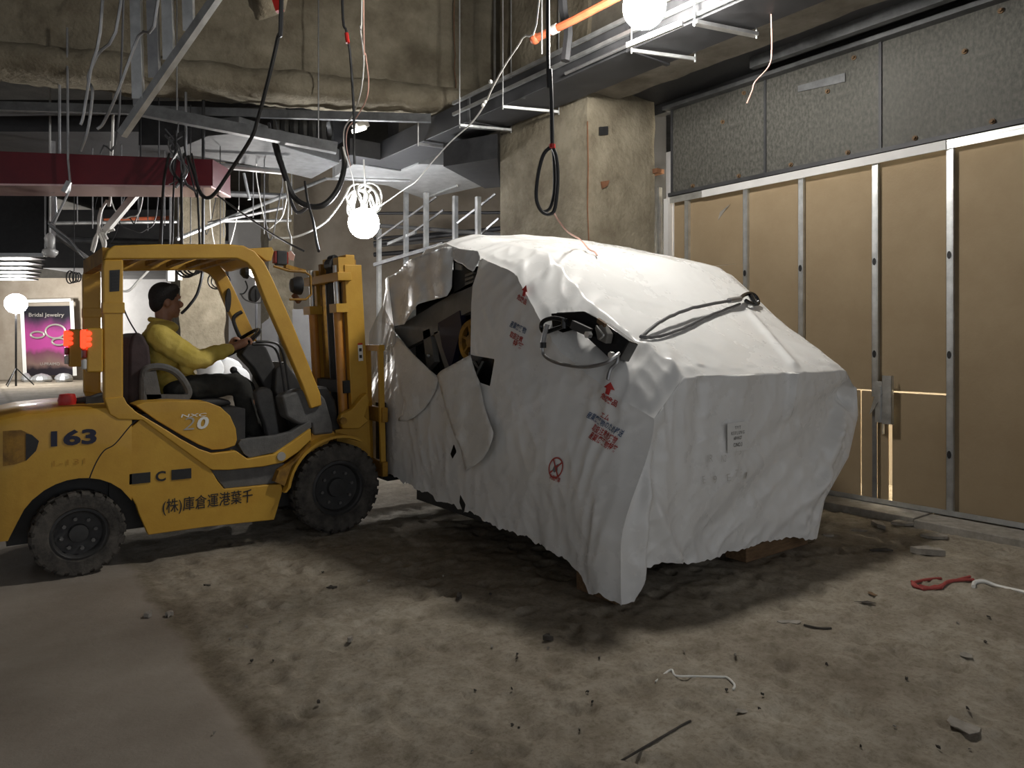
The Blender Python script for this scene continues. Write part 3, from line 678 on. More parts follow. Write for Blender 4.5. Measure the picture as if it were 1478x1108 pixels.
# label sheet on the end face
def end_map(px, py, off=.007):
    a = on_y(px, py, Y0-.02)
    def f(u, v):
        x = a.x+u; z = a.z+v; xl = left_x(Y0, z); xr = interp(XRT, z)
        return Vector((x, end_y(x, z, (x-xl)/(xr-xl))-off, z))
    return f
f0 = end_map(1063, 630, .003); n = 8
G_ = [f0(u*.1, v*.09) for u in (-1, -.5, 0, .5, 1) for v in (-1, -.5, 0, .5, 1)]; pa, pb, pc = f0(-.1, 0), f0(.1, 0), f0(0, 0)
sl_ = (pb.y-pa.y)/.2; mn = min(q.y-sl_*(q.x-pc.x) for q in G_)
f = lambda u, v: Vector((pc.x+u, mn+sl_*u-.002, pc.z+v)); m = MB()
m.add([f(lerp(-.105, .105, i/n), lerp(-.09, .09, j/n)) for j in range(n+1) for i in range(n+1)], [(j*(n+1)+i, j*(n+1)+i+1, (j+1)*(n+1)+i+1, (j+1)*(n+1)+i) for j in range(n) for i in range(n)])
obj('paper_label', m, 'paper', wm, recalc=False)
for s, dy, wd, ht in (('T Y T', .058, .06, .019), ('K E E L U N G', .026, .135, .021), ('68H/627', -.006, .085, .021), ('C/NO.3', -.048, .09, .024)):
    g = (lambda ff, d: lambda u, v: ff(u, v+d)+Vector((0, -.003, 0)))(f, dy); text_on('label_lettering', s, 'printgrey', wm, g, wd, ht, .01)
f = end_map(1050, 658, .012)
for (u, v, s, wd) in ((-.16, 0, '1R', .06), (-.04, -.01, 'N2', .05), (.1, .02, '/ 5', .10), (-.22, -.12, 'E', .03), (-.12, -.13, '9', .05), (.0, -.13, 'E', .04), (.07, -.11, '7', .03), (.13, -.115, '三', .05), (.19, -.14, '1', .015)):
    g = (lambda a, b: lambda u, v: f(u+a, v+b))(u, v); text_on('handwriting', s, 'decalgrey', wm, g, wd*.8, .042, -.025)
# lifting bracket in the shoulder tear
def onT(px, py, y, d=0): return on_y(px, py, y)
pl = [(795, 452), (843, 449), (868, 462), (908, 492), (894, 518), (878, 516), (858, 497), (838, 478), (818, 470), (797, 473)]
zz = [on_x(px, py, 2.965+.05*(px > 840)) for px, py in pl]
obj('lifting_bracket', MB().push([p for p in zz], (.10, .02, -.02)), 'blackgloss', wm, bevel=.006)
obj('bracket_rib', MB().bar(on_x(826, 468, 2.94), on_x(852, 480, 2.97), .03, .05), 'machine', wm)
obj('clamp', MB().push([on_x(858, 472, 2.95), on_x(868, 468, 2.95), on_x(877, 482, 2.96), on_x(874, 496, 2.96), on_x(862, 490, 2.96)], (.05, 0, 0)), 'machinegrey', wm, bevel=.006)
obj('clamp_hook', MB().tube(spline([on_x(861, 470, 2.94), on_x(867, 478, 2.935), on_x(871, 484, 2.935), on_x(866, 489, 2.935)]), .006), 'stud', wm)
obj('bracket_bolt', MB().lathe([(-.02, .0), (-.02, .022), (.01, .022)], on_x(850, 483, 2.93), 'x', 6), 'stud', wm)
obj('bracket_bolt', MB().lathe([(-.015, .0), (-.015, .018), (.01, .018)], on_x(883, 512, 2.95), 'x', 8), 'stud', wm)
obj('bracket_rust', MB().push([on_x(862, 459, 2.955), on_x(873, 467, 2.955), on_x(870, 474, 2.955), on_x(861, 465, 2.955)], (.02, 0, 0)), 'wood', wm)
# shackle + wire rope sling on the shoulder
shk = thing('shackle', 'black bow shackle hooked on the bracket at the near shoulder of the load', 'shackle', on_x(792, 490, 2.93))
obj('bow', MB().tube(spline([on_x(818, 463, 2.925), on_x(800, 459, 2.90), on_x(785, 463, 2.885), on_x(781, 472, 2.88), on_x(786, 479, 2.885), on_x(800, 475, 2.905), on_x(812, 471, 2.925)]), .014, 10), 'blackgloss', shk, smooth=True)
obj('pin', MB().tube([on_x(814, 459, 2.92), on_x(814, 474, 2.92)], .017, 10), 'blackgloss', shk, smooth=True)
ws = thing('wire_rope_sling', 'grey steel wire rope sling drooping from the black shackle along the side', 'wire rope', on_x(785, 510, 2.9))
P = [on_x(790, 468, 2.86), on_x(786, 482, 2.85), on_x(783, 497, 2.845)]
obj('eye_splice', MB().tube(spline(P), .015), 'steel', ws, smooth=True)
obj('ferrule', MB().tube([on_x(784, 494, 2.845), on_x(784, 502, 2.845)], .02, 10), 'black', ws)
P = [on_x(783, 498, 2.845), on_x(785, 512, 2.845), on_x(800, 522, 2.84), on_x(825, 528, 2.84), on_x(850, 529, 2.85), on_x(875, 523, 2.87), on_x(888, 514, 2.92), on_x(893, 510, 2.96)]
obj('rope', MB().tube(spline(P), .011), 'steel', ws, smooth=True)
obj('rope_tail', MB().tube(spline([on_x(891, 511, 2.95), on_x(890, 523, 2.935), on_x(881, 533, 2.91), on_x(877, 548, 2.89)]), .011), 'steel', ws, smooth=True)
# second sling lying across the hood, its shackle on the far shoulder
def on_hood(px, py, lift=.012):
    t0, t1 = 3.5, 7.5
    for k in range(400):
        t = lerp(t0, t1, k/400); p = W(px, py, t)
        if not (Y0 < p.y < Y1): continue
        xl = left_x(p.y, ZL(p.y)); xr = interp(XRT, 1.2)-.1*sm(3.2, 4.8, p.y); u = (p.x-xl)/(xr-xl)
        if 0 <= u <= 1:
            zs = f_top(u**.8, (p.y-Y0)/(Y1-Y0)).z
            if p.z <= zs+lift: return Vector((p.x, p.y, zs+lift+.012))
    return W(px, py, 5.2)
def hood_path(P, k=5): return [on_hood(lerp(a[0], b[0], i/k), lerp(a[1], b[1], i/k), lerp(a[2], b[2], i/k)) for a, b in zip(P, P[1:]) for i in range(k)]+[on_hood(*P[-1])]
ws2 = thing('wire_rope_sling', 'black wire rope sling laid in a long loop across the sloped white hood', 'wire rope', on_hood(1000, 465))
obj('rope', MB().tube(hood_path([(925, 489, .008), (935, 481, .02), (947, 471.5, .04), (960, 463, .05), (980, 454, .06), (1000, 447, .06), (1020, 442.5, .06), (1040, 439, .06), (1062, 435, .05)], 3), .012), 'cablegrey', ws2, smooth=True)
obj('rope', MB().tube(hood_path([(925, 489, .008), (940, 490, .008), (955, 488, .008), (985, 478, .008), (1015, 462, .008), (1050, 448, .008), (1068, 441, .02)]), .011), 'cablegrey', ws2, smooth=True)
obj('ferrule', MB().tube([on_hood(1052, 437, .05), on_hood(1068, 434, .05)], .022, 10), 'steel', ws2)
sh2 = thing('shackle', 'black shackle joining the sling to the far shoulder of the load', 'shackle', on_hood(1085, 435))
P = [on_hood(1068, 434, .05), on_hood(1074, 428, .05), on_hood(1084, 426, .06), on_hood(1092, 432, .05), on_hood(1094, 441, .02), on_hood(1084, 440, .03), on_hood(1076, 436, .04)]
obj('bow', MB().tube(spline(P), .016, 8), 'blackgloss', sh2, smooth=True)
obj('pin', MB().tube([on_hood(1082, 426, .05), on_hood(1090, 441, .04)], .02, 8), 'blackgloss', sh2)
# timbers under the load
def timber(label, a, b, rot=0):
    o = obj('timber_block', MB().box(a, b), 'wood', bevel=.008, label=label, cat='timber'); return o
timber('squared brown timber under the wall side corner of the wrapped load', (4.1, 2.85, -.005), (4.84, 3.02, .118))
timber('timber coloured dark for shade under the near corner of the wrapped load', (2.87, 2.83, -.005), (3.05, 3.16, .12))
obj('skid_beam', MB().box((3.05, 3.0, .12), (3.2, 5.36, .35)), 'machine', wm)
obj('skid_beam', MB().box((4.55, 2.95, .118), (4.7, 5.7, .35)), 'machine', wm)
obj('cross_beam', MB().box((2.95, 3.05, .12), (4.75, 3.2, .34)), 'machine', wm)
obj('timber_block', MB().box((4.35, 5.2, -.005), (4.76, 5.4, .119)), 'wood', bevel=.008, label='timber far back under the wall side of the wrapped load', cat='timber')
# ================================================================== THE FORKLIFT
YN, YF = 5.22, 6.26; YM = (YN+YF)/2
fk = thing('forklift', 'yellow counterbalance forklift truck numbered 163 with a driver aboard', 'forklift', (1.4, YM, 0))
def S(px, py, y=YN): p = on_y(px, py, y); return (p.x, p.z)
def SP(L_, y=YN): return [S(a, b, y) for a, b in L_]
RWX, RWZ, RWR = .563, .258, .262; FWX, FWZ, FWR = 2.27, .338, .34
# counterweight, lofted front to back so that the tail is round in plan
m = MB(); st = []
prof_t = [(.03, .90), (.07, .96), (.14, 1.0), (.28, 1.03), (.5, 1.045), (.75, 1.05), (.86, 1.03)]
prof_w = [(.03, .40), (.07, .46), (.14, .505), (.24, .525), (.5, .525), (.9, .525)]
xsN = [.03, .045, .07, .10, .14, .2, .245, .28, .32, .38, .44, .5, .563, .62, .68, .74, .80, .86]
for x in xsN:
    hw_ = interp(prof_w, x); zt = interp(prof_t, x)
    d = abs(x-RWX); zb = .27 if d >= .33 else RWZ+.01+math.sqrt(max(0, .335**2-d*d))
    zb = max(zb, .27+.12*sm(.1, .03, x))
    r = min(.06, (zt-zb)/3)
    ring_ = [(-hw_, zb), (-hw_, zb+(zt-r-zb)*.5), (-hw_, zt-r), (-hw_+r*.3, zt-r*.3), (-hw_+r, zt), (0, zt+.005), (hw_-r, zt), (hw_-r*.3, zt-r*.3), (hw_, zt-r), (hw_, zb+(zt-r-zb)*.5), (hw_, zb), (0, zb)]
    st.append([(x, YM+a, z) for a, z in ring_])
k = len(st[0])
for r_ in st: m.v += [Vector(p) for p in r_]
m.f = [(i*k+j, i*k+(j+1) % k, (i+1)*k+(j+1) % k, (i+1)*k+j) for i in range(len(st)-1) for j in range(k)]+[tuple(range(k)), tuple(range((len(st)-1)*k, len(st)*k))]
cw = obj('counterweight', m, 'yellow', fk, smooth=True, angle=40)
# air outlet recess at the tail corner
def cw_patch(name, poly, mt_, off):
    P = [S(a, b, YN) for a, b in poly]; m = MB(); x0 = min(p[0] for p in P); x1 = max(p[0] for p in P); n = 16
    for k in range(n+1):
        x = lerp(x0+1e-4, x1-1e-4, k/n); zs = []
        for (ax, az), (bx, bz) in zip(P, P[1:]+P[:1]):
            if (ax-x)*(bx-x) <= 0 and ax != bx: zs.append(az+(bz-az)*(x-ax)/(bx-ax))
        y = YM-interp(prof_w, x)-off; m.v += [Vector((x, y, min(zs))), Vector((x, y, max(zs)))]
    m.f = [(2*k, 2*k+2, 2*k+3, 2*k+1) for k in range(n)]; obj(name, m, mt_, cw)
cw_patch('tail_recess', [(4, 622), (30, 620), (46, 627), (56, 636), (52, 650), (38, 664), (20, 670), (4, 673)], 'yellowdirty', .003)
cw_patch('recess_pocket', [(37, 625), (46, 627), (56, 636), (52, 650), (37, 665)], 'black', .006)
obj('panel_seam', MB().tube(spline([on_y(a, b, YN-.001) for a, b in ((206, 600), (190, 612), (166, 640), (150, 650), (138, 668), (128, 692))]), .006, 6), 'black', fk)
# chassis core
obj('chassis', MB().box((.75, YN+.14, .22), (2.35, YF-.14, .62)).box((.2, YN+.17, .2), (1.0, YF-.17, .72)), 'black', fk)
# rear-to-step side skirt, near and far
def arc(cx, cz, r, a0, a1, n): return [(cx+r*math.cos(math.radians(lerp(a0, a1, i/n))), cz+r*math.sin(math.radians(lerp(a0, a1, i/n)))) for i in range(n+1)]
skirt = SP([(205, 603), (232, 622), (262, 640), (300, 672), (306, 680), (314, 694), (324, 706), (406, 698), (408, 708), (396, 750), (300, 760), (214, 772)])+arc(RWX, RWZ+.01, .345, 0, 62, 6)[1:]+SP([(128, 690), (136, 668), (150, 648), (170, 634)])
for y0, y1 in ((YN, YN+.05), (YF-.05, YF)):
    obj('side_skirt', MB().prism(skirt, y0, y1), 'yellow', fk, bevel=.006)
# frame sweeping from the rear post along the sill to the front cowl
sweep = SP([(150, 575), (178, 572), (183, 582), (196, 594), (230, 614), (262, 634), (288, 648), (306, 654), (340, 650), (347, 655), (357, 662), (395, 655), (420, 638), (448, 618), (449, 634), (430, 652), (408, 667), (380, 673), (330, 678), (306, 678), (296, 672), (260, 646), (205, 606), (170, 605), (158, 598)])
for y0, y1 in ((YN-.012, YN+.06), (YF-.06, YF+.012)): obj('sill_frame', MB().prism(sweep, y0, y1), 'yellow', fk, bevel=.008)
obj('sill_cap', MB().lathe([(-.008, .0), (-.008, .032), (.01, .034)], (S(405, 658)[0], YN-.012, S(405, 658)[1]), 'y', 18), 'decalgrey', fk)
# battery/engine hood under the seat
hood = SP([(196, 585), (210, 580), (250, 578), (300, 580), (318, 587), (332, 600), (340, 618), (342, 634), (339, 643), (322, 648), (306, 649), (288, 642), (262, 628), (225, 606)], YN+.02)
hoodlow = [(x, min(z, .985)) for x, z in hood]
obj('hood', MB().prism(hood, YN+.015, YM-.265).prism(hoodlow, YM-.265, YM+.265).prism(hood, YM+.265, YF-.015), 'yellow', fk, bevel=.03, seg=3)
obj('hood_base', MB().box((.8, YN+.06, .6), (1.60, YF-.06, .975)), 'darkplastic', fk)
# step
obj('step', MB().prism(SP([(300, 676), (330, 676), (400, 668), (412, 668), (406, 696), (324, 705), (314, 693)], YN+.04), YN+.03, YN+.22), 'greyplastic', fk, bevel=.006)
obj('floor_plate', MB().prism(SP([(342, 640), (346, 634), (400, 628), (420, 622), (446, 606), (448, 616), (420, 636), (395, 652), (358, 660), (350, 654)], YN+.05), YN+.02, YN+.10), 'greyplastic', fk, bevel=.004)
obj('cab_floor', MB().prism([(1.56, .62), (2.06, .62), (2.14, .72), (2.14, .76), (2.05, .668), (1.56, .668)], YN+.10, YF-.02), 'greyplastic', fk)
# front fenders
def fender(y0, y1):
    m = MB(); P = arc(FWX, FWZ, .405, 172, 62, 14); Q = arc(FWX, FWZ, .385, 172, 62, 14); P = [(FWX-.43, .36)]+P; Q = [(FWX-.41, .36)]+Q
    m.prism(P+Q[::-1], y0, y1); return m
for y0, y1 in ((YN-.06, YN+.16), (YF-.16, YF+.06)): obj('front_fender', fender(y0, y1), 'yellow', fk, smooth=True)
obj('mud_flap', MB().prism(SP([(394, 694), (400, 678), (422, 664), (430, 655), (440, 645), (447, 640), (418, 672), (408, 700)], YN), YN-.04, YN+.1), 'yellowdirty', fk)
# cowl and dash
obj('front_cowl', MB().prism(SP([(405, 572), (430, 562), (455, 563), (468, 575), (478, 610), (480, 625), (450, 628), (448, 612), (430, 612), (412, 602)], YN+.06), YN+.03, YN+.2), 'greyplastic', fk, bevel=.02)
obj('cowl_panel', MB().prism(SP([(395, 575), (420, 556), (450, 555), (462, 575), (470, 620), (440, 628), (420, 640)], YM), YN+.2, YF-.05), 'darkplastic', fk, bevel=.02)
obj('cowl_panel', MB().prism(SP([(448, 618), (470, 612), (480, 625), (452, 660), (440, 655)], YN+.1), YN+.05, YF-.05), 'yellow', fk)
obj('knee_pillar', MB().prism(SP([(366, 566), (372, 560), (384, 558), (391, 563), (395, 585), (402, 632), (386, 636), (380, 610), (372, 590)], YN+.22), YN+.17, YN+.275), 'greyplastic', fk, bevel=.02)
obj('dash', MB().prism(SP([(386, 562), (388, 532), (402, 520), (420, 545), (440, 560), (440, 620), (414, 622), (400, 602)], YM), YM-.16, YF-.1), 'darkplastic', fk, bevel=.02)
obj('steering_column', MB().prism(SP([(343, 512), (352, 498), (368, 492), (380, 500), (410, 570), (386, 575), (362, 532)], YM), YM-.08, YM+.08), 'darkplastic', fk, bevel=.02)
# steering wheel
swc = on_y(349, 494, YM); ax = Vector((-.62, 0, .78)).normalized(); e1 = Vector((0, 1, 0)); e2 = ax.cross(e1)
swheel = obj('steering_wheel', MB().tube([swc+(e1*math.cos(a)+e2*math.sin(a))*.165 for a in [2*PI*i/28 for i in range(28)]], .014, 8, True), 'blackgloss', fk, smooth=True)
m = MB()
for a in (.2, 2.3, 4.4): m.bar(swc-ax*.02, swc+(e1*math.cos(a)+e2*math.sin(a))*.16, .03, .012)
m.ball(swc-ax*.02, .04); obj('spokes', m, 'black', swheel)
obj('wheel_knob', MB().ball(on_y(372, 482, YM)+Vector((0, 0, .0)), .022), 'stud', swheel)
for dy, (a, b) in ((-.215, (2, 0)), (-.265, (8, -4))):
    obj('control_lever', MB().tube(spline([on_y(362+a, 497+b, YM+dy), on_y(380+a, 497+b, YM+dy), on_y(394+a, 502+b, YM+dy), on_y(402+a, 520+b, YM+dy), on_y(408+a, 556+b, YM+dy), on_y(410+a, 574+b, YM+dy)]), .010), 'black', fk, smooth=True)
obj('grab_handle', MB().tube(spline([on_y(349, 450, YF-.1), on_y(340, 455, YF-.1), on_y(337, 462, YF-.1), on_y(341, 475, YF-.1), on_y(347, 488, YF-.1)], 4), .016), 'black', fk, smooth=True)
obj('hand_brake', MB().bar(on_y(338, 535, YM), on_y(364, 562, YM), .03, .03).ball(on_y(337, 534, YM), .028), 'black', fk)
# seat
seat = obj('seat_cushion', MB().prism(SP([(205, 574), (262, 575), (300, 572), (318, 574), (322, 581), (290, 585), (205, 585)], YM), YM-.25, YM+.25), 'darkplastic', fk, bevel=.03)
obj('backrest', MB().prism(SP([(176, 585), (177, 500), (181, 484), (190, 479), (198, 485), (206, 500), (210, 540), (213, 585)], YM), YM-.25, YM+.25), 'seat', fk, bevel=.035, seg=3)
obj('hip_guard', MB().tube(spline([on_y(207, 578, YM-.27), on_y(207, 545, YM-.27), on_y(212, 532, YM-.28), on_y(232, 529, YM-.29), on_y(252, 536, YM-.29), on_y(265, 550, YM-.28), on_y(272, 566, YM-.27), on_y(266, 577, YM-.27)]), .026, 8).bar(on_y(206, 574, YM-.27), on_y(272, 574, YM-.27), .05, .05).bar(on_y(214, 536, YM-.27), on_y(222, 576, YM-.27), .05, .09), 'greyplastic', fk, smooth=True)
# overhead guard
def post(P, y0, y1): return MB().prism(P, y0, y1)
rearp = SP([(147, 380), (153, 362), (162, 355), (180, 355), (180, 420), (178, 575), (150, 575)])
ZT = 2.085
gx0, gx1 = S(160, 360)[0], 1.80
for nm, y0, y1, s in (('near', YN, YN+.07, 0), ('far', YF-.07, YF, 1)):
    po = obj('rear_post', MB().prism(SP([(148, 386), (150, 374), (178, 374), (178, 582), (150, 578)]), y0, y1), 'yellow', fk, bevel=.012)
    obj('post_collar', MB().prism(SP([(148, 436), (180, 436), (180, 452), (148, 452)]), y0-.006, y1+.006), 'yellow', po, bevel=.004)
    for k in range(6 if nm == 'near' else 0): obj('vent_slot', MB().prism(SP([(160.5, 393+4.4*k), (171, 392+4.4*k), (171, 395+4.4*k), (160.5, 396+4.4*k)]), y0-.004, y0+.01), 'black', po)
    if nm == 'near': obj('vent_frame', MB().prism(SP([(158, 390), (173, 389), (172, 420), (158, 421)]), y0-.002, y0+.01), 'darkplastic', po)
    fp = SP([(150, 374), (155, 361), (164, 354), (230, 352), (330, 352), (352, 354), (368, 362), (382, 378), (394, 402), (424, 470), (463, 568), (465, 585), (449, 590), (436, 555), (408, 490), (384, 436), (366, 390), (356, 379), (342, 373), (178, 374)])
    obj('guard_rail', MB().prism(fp, y0, y1), 'yellow', fk, bevel=.012)
cross = [on_y(px, 364, YN).x for px in (188, 222, 256, 290, 322, 345)]
for x in cross: obj('guard_crossbar', MB().box((x-.022, YN+.05, 2.045), (x+.022, YF-.05, 2.085)), 'yellowdirty', fk, bevel=.004)
obj('guard_header', MB().box((.70, YN+.05, 1.96), (.76, YF-.05, 2.06)), 'yellowdirty', fk)
obj('front_header', MB().prism(SP([(360, 358), (394, 356), (397, 362), (393, 376), (386, 376), (372, 366)]), YN+.02, YF-.02), 'yellow', fk, bevel=.006)
# tail lamps on the rear posts
for y, (cx_, cy_) in ((YN+.0, (134, 503)), (YF-.02, (107, 500))):
    c = on_y(cx_, cy_, y); 
    hs = obj('tail_lamp_housing', MB().box((c.x-.035, y-.02, c.z-.15), (c.x+.055, y+.05, c.z+.13)), 'yellow', fk, bevel=.012)
    obj('stop_lens', MB().box((c.x-.065, y-.025, c.z-.0), (c.x-.035, y+.045, c.z+.12)), 'emit_tail', hs, bevel=.012)
    obj('turn_lens', MB().box((c.x-.06, y-.025, c.z-.06), (c.x-.035, y+.045, c.z-.005)), 'taildark', hs, bevel=.008)
    obj('reverse_lens', MB().box((c.x-.06, y-.025, c.z-.13), (c.x-.035, y+.045, c.z-.065)), 'lens', hs, bevel=.008)
    for kk in range(3): obj('lamp_segment', MB().ball((c.x-.03, y-.022, c.z+.025+.035*kk), (.022, .01, .016), 10, 6), 'emit_tail', hs)
# beacon and fittings on the counterweight
bc = on_y(97, 573, YN+.25)
obj('red_beacon', MB().lathe([(0, .05), (.03, .055), (.07, .045), (.075, 0)], (bc.x, YN+.25, 1.045), 'z', 14), 'red', fk, smooth=True)
obj('hitch_lever', MB().tube(spline([(bc.x+.05, YN+.25, 1.07), (bc.x+.12, YN+.22, 1.08), (bc.x+.2, YN+.24, 1.1), (bc.x+.26, YN+.22, 1.07)]), .018).box((bc.x+.1, YN+.2, 1.04), (bc.x+.3, YN+.34, 1.09)), 'darkplastic', fk)
# wheels
def wheel(cx_, cz_, R, y0, y1, face, lugs):
    s = 1 if face < 0 else -1
    W_ = y1-y0; yc = (y0+y1)/2; h = W_/2
    w_ = thing('wheel', None, None, (cx_, yc, cz_)); w_.parent = fk; w_.location = Vector((cx_, yc, cz_))-wl(fk)
    pr = [(-h*.75, R*.60), (-h*.95, R*.64), (-h, R*.78), (-h*.96, R*.90), (-h*.8, R*.955), (h*.8, R*.955), (h*.96, R*.90), (h, R*.78), (h*.95, R*.64), (h*.75, R*.60)]
    m = MB().lathe(pr, (cx_, yc, cz_), 'y', 48, True)
    for i in range(lugs):
        for sd in (-1, 1):
            a = 2*PI*(i+(.5 if sd > 0 else 0))/lugs; da = PI/lugs*.62
            P = []
            for (h_, r_) in ((sd*h*1.0, R*.86), (sd*h*.99, R*.945), (sd*h*.8, R), (sd*h*.06, R), (sd*h*.06, R*.94), (sd*h*.7, R*.9)):
                P.append((h_, r_))
            v = []
            for aa in (a-da, a+da): v += [(cx_+r_*math.cos(aa), yc+h_, cz_+r_*math.sin(aa)) for h_, r_ in P]
            n = len(P); m.add(v, [tuple(range(n)), tuple(range(2*n-1, n-1, -1))]+[(q, q+n, (q+1) % n+n, (q+1) % n) for q in range(n)])
    obj('tyre', m, 'rubber', w_, smooth=True, angle=30)
    rp = [(-h*.8, R*.615), (-h*.86, R*.56), (-h*.75, R*.53), (-h*.3, R*.50), (-h*.25, R*.22), (-h*.62, R*.20), (-h*.66, R*.1), (-h*.66, 0.001)]
    rp2 = rp+[(h*.8, .001), (h*.8, R*.615)]
    obj('rim', MB().lathe(rp2, (cx_, yc, cz_), 'y', 36, True), 'darkplastic', w_, smooth=True, angle=30)
    for i in range(8):
        a = 2*PI*i/8+.2
        obj('wheel_nut', MB().lathe([(-h*.25-.03, .0), (-h*.25-.03, .012), (-h*.2, .012)], (cx_+R*.36*math.cos(a), yc, cz_+R*.36*math.sin(a)), 'y', 6), 'greyplastic', w_)
for (y0, y1) in ((YN-.055, YN+.13), (YF-.13, YF+.055)):
    wheel(FWX, FWZ, FWR, y0, y1, -1, 30); wheel(RWX, RWZ, RWR, y0+.01, y1-.01, -1, 22)
# mast (tilted back a little)
TILT = math.radians(3.2); MX, MZ = 2.60, .15
def mt(x, y, z): return Vector((MX+(x)*math.cos(TILT)-(z-MZ)*math.sin(TILT), y, MZ+(z-MZ)*math.cos(TILT)+x*math.sin(TILT)))
def mbox(a, b):
    m = MB().box(a, b); m.v = [mt(*p) for p in m.v]; return m
MT = 2.08; mast = thing('mast', None, None, (MX, YM, MZ)); mast.parent = fk; mast.location = Vector((MX, YM, MZ))-wl(fk)
for yy, s in ((YN+.22, 1), (YF-.22, -1)):
    r_ = obj('outer_rail', mbox((-.075, yy-.03, .12), (.075, yy+.03, MT)), 'yellow', mast, bevel=.006)
    yi = yy+s*.075
    obj('inner_rail', mbox((-.055, yi-.025, .2), (.065, yi+.025, MT+.05)), 'yellowdirty', mast, bevel=.004)
    obj('lift_cylinder', MB().tube([mt(-.12, yy+s*.04, .3), mt(-.12, yy+s*.04, 1.72)], .038, 14), 'orangecyl', mast, smooth=True)
    obj('cylinder_rod', MB().tube([mt(-.12, yy+s*.04, 1.72), mt(-.12, yy+s*.04, MT)], .022, 12), 'stud', mast, smooth=True)
    obj('cylinder_clamp', mbox((-.17, yy-.05, 1.70), (-.06, yy+.09*s if s > 0 else yy+.02, 1.77)) if s > 0 else mbox((-.17, yy-.1, 1.70), (-.06, yy+.05, 1.77)), 'yellow', mast)
    obj('lift_chain', mbox((-.03, yy+s*.15, .4), (-.012, yy+s*.19, MT)), 'black', mast)
obj('top_crossmember', mbox((-.15, YN+.16, MT-.13), (-.03, YF-.16, MT-.06)), 'yellow', mast, bevel=.006)
obj('inner_crossmember', mbox((-.02, YN+.28, MT-.03), (.06, YF-.28, MT+.09)), 'yellow', mast, bevel=.006)
obj('top_bracket', mbox((-.12, YN+.2, MT-.06), (.02, YN+.3, MT+.06)), 'yellow', mast)
obj('pulley', MB().tube([mt(-.05, YM-.12, MT+.02), mt(-.05, YM+.0, MT+.02)], .06, 16), 'black', mast)
obj('middle_crossmember', mbox((-.13, YN+.2, 1.05), (-.05, YF-.2, 1.15)), 'black', mast)
obj('lower_crossmember', mbox((-.13, YN+.2, .25), (-.05, YF-.2, .5)), 'yellowdirty', mast)
obj('free_lift_cylinder', MB().tube([mt(-.02, YM+.08, .25), mt(-.02, YM+.08, 1.95)], .05, 14), 'black', mast, smooth=True)
for k in range(4): obj('hydraulic_hose', MB().tube(spline([mt(-.08, YM-.10+.03*k, .5), mt(-.09, YM-.10+.03*k, 1.2), mt(-.08, YM-.12+.03*k, MT-.05), mt(-.06, YM-.1+.03*k, MT+.09), mt(.0, YM-.1+.03*k, MT+.04)]), .012, 6), 'cable', mast, smooth=True)
# caution label
lab = obj('caution_label', mbox((.005, YN+.187, 1.30), (.045, YN+.1895, 1.43)), 'decalwhite', mast)
obj('label_header', mbox((.005, YN+.186, 1.432), (.045, YN+.1885, 1.445)), 'red', lab)
for zz_ in (1.335, 1.39): obj('label_figure', mbox((.013, YN+.1855, zz_-.012), (.036, YN+.187, zz_+.014)), 'darkplastic', lab, bevel=.004)
# tilt bracket
obj('tilt_bracket', MB().prism(SP([(487, 606), (490, 597), (505, 590), (520, 572), (527, 566), (531, 578), (524, 600), (530, 606), (516, 618), (492, 618)], YN+.15), YN+.11, YN+.18), 'yellow', mast, bevel=.012)
obj('tilt_pin', MB().lathe([(-.02, .0), (-.02, .028), (.03, .028)], (S(494, 607, YN+.12)[0], YN+.11, S(494, 607, YN+.12)[1]), 'y', 14), 'yellowdirty', mast)
obj('mast_foot', MB().prism(SP([(482, 620), (525, 612), (531, 660), (500, 640), (484, 636)], YN+.2), YN+.17, YN+.24), 'yellow', mast)
# carriage, load backrest and forks
car = thing('carriage', None, None, (2.72, YM, .3)); car.parent = fk; car.location = Vector((2.72, YM, .3))-wl(fk)
for z in (.36, .80): obj('carriage_bar', MB().box((2.69, YN+.06, z), (2.74, YF-.06, z+.12)), 'yellowdirty', car, bevel=.006)
for y in (YN+.1, YN+.33, YF-.33, YF-.1): obj('backrest_upright', MB().bar((2.715, y, .36), (2.69, y, 1.42), .045, .03, (0, 1, 0)), 'yellow', car, bevel=.004)
obj('backrest_top', MB().box((2.67, YN+.08, 1.38), (2.72, YF-.08, 1.43)), 'yellow', car, bevel=.004)
for y in (YN+.24, YF-.24):
    obj('fork', MB().prism([(2.745, .95), (2.785, .95), (2.79, .36), (2.815, .339), (3.88, .339), (3.88, .325), (2.80, .295), (2.75, .32)], y-.06, y+.06), 'black', car, bevel=.004)
# lamps and mirrors at the front
def on_far(px, py): return on_y(px, py, YF-.03)
obj('work_lamp', MB().lathe([(-.03, .02), (0, .05), (.03, .055), (.03, .045)], on_far(352, 393), 'x', 16), 'black', fk)
ns = on_y(405, 372, YN+.05)
sg = obj('turn_signal', MB().box((ns.x-.04, ns.y-.035, ns.z-.055), (ns.x+.04, ns.y+.035, ns.z+.05)), 'darkplastic', fk, bevel=.01)
obj('signal_lens', MB().box((ns.x-.055, ns.y-.03, ns.z-.045), (ns.x-.03, ns.y+.03, ns.z+.045)), 'taildark', sg, bevel=.008)
obj('signal_lens', MB().box((ns.x+.03, ns.y-.03, ns.z-.045), (ns.x+.05, ns.y+.03, ns.z+.045)), 'taildark', sg, bevel=.008)
g = [on_y(a, b, YN+.03) for a, b in ((395, 384), (418, 391), (440, 392), (448, 398), (449, 425), (441, 432), (428, 432), (418, 432))]
obj('lamp_guard', MB().tube(g, .009, 8), 'yellowdirty', fk, smooth=True)
obj('signal_arm', MB().bar(on_y(411, 384, YN+.03), on_y(440, 392, YN+.2), .02, .03), 'yellowdirty', fk)
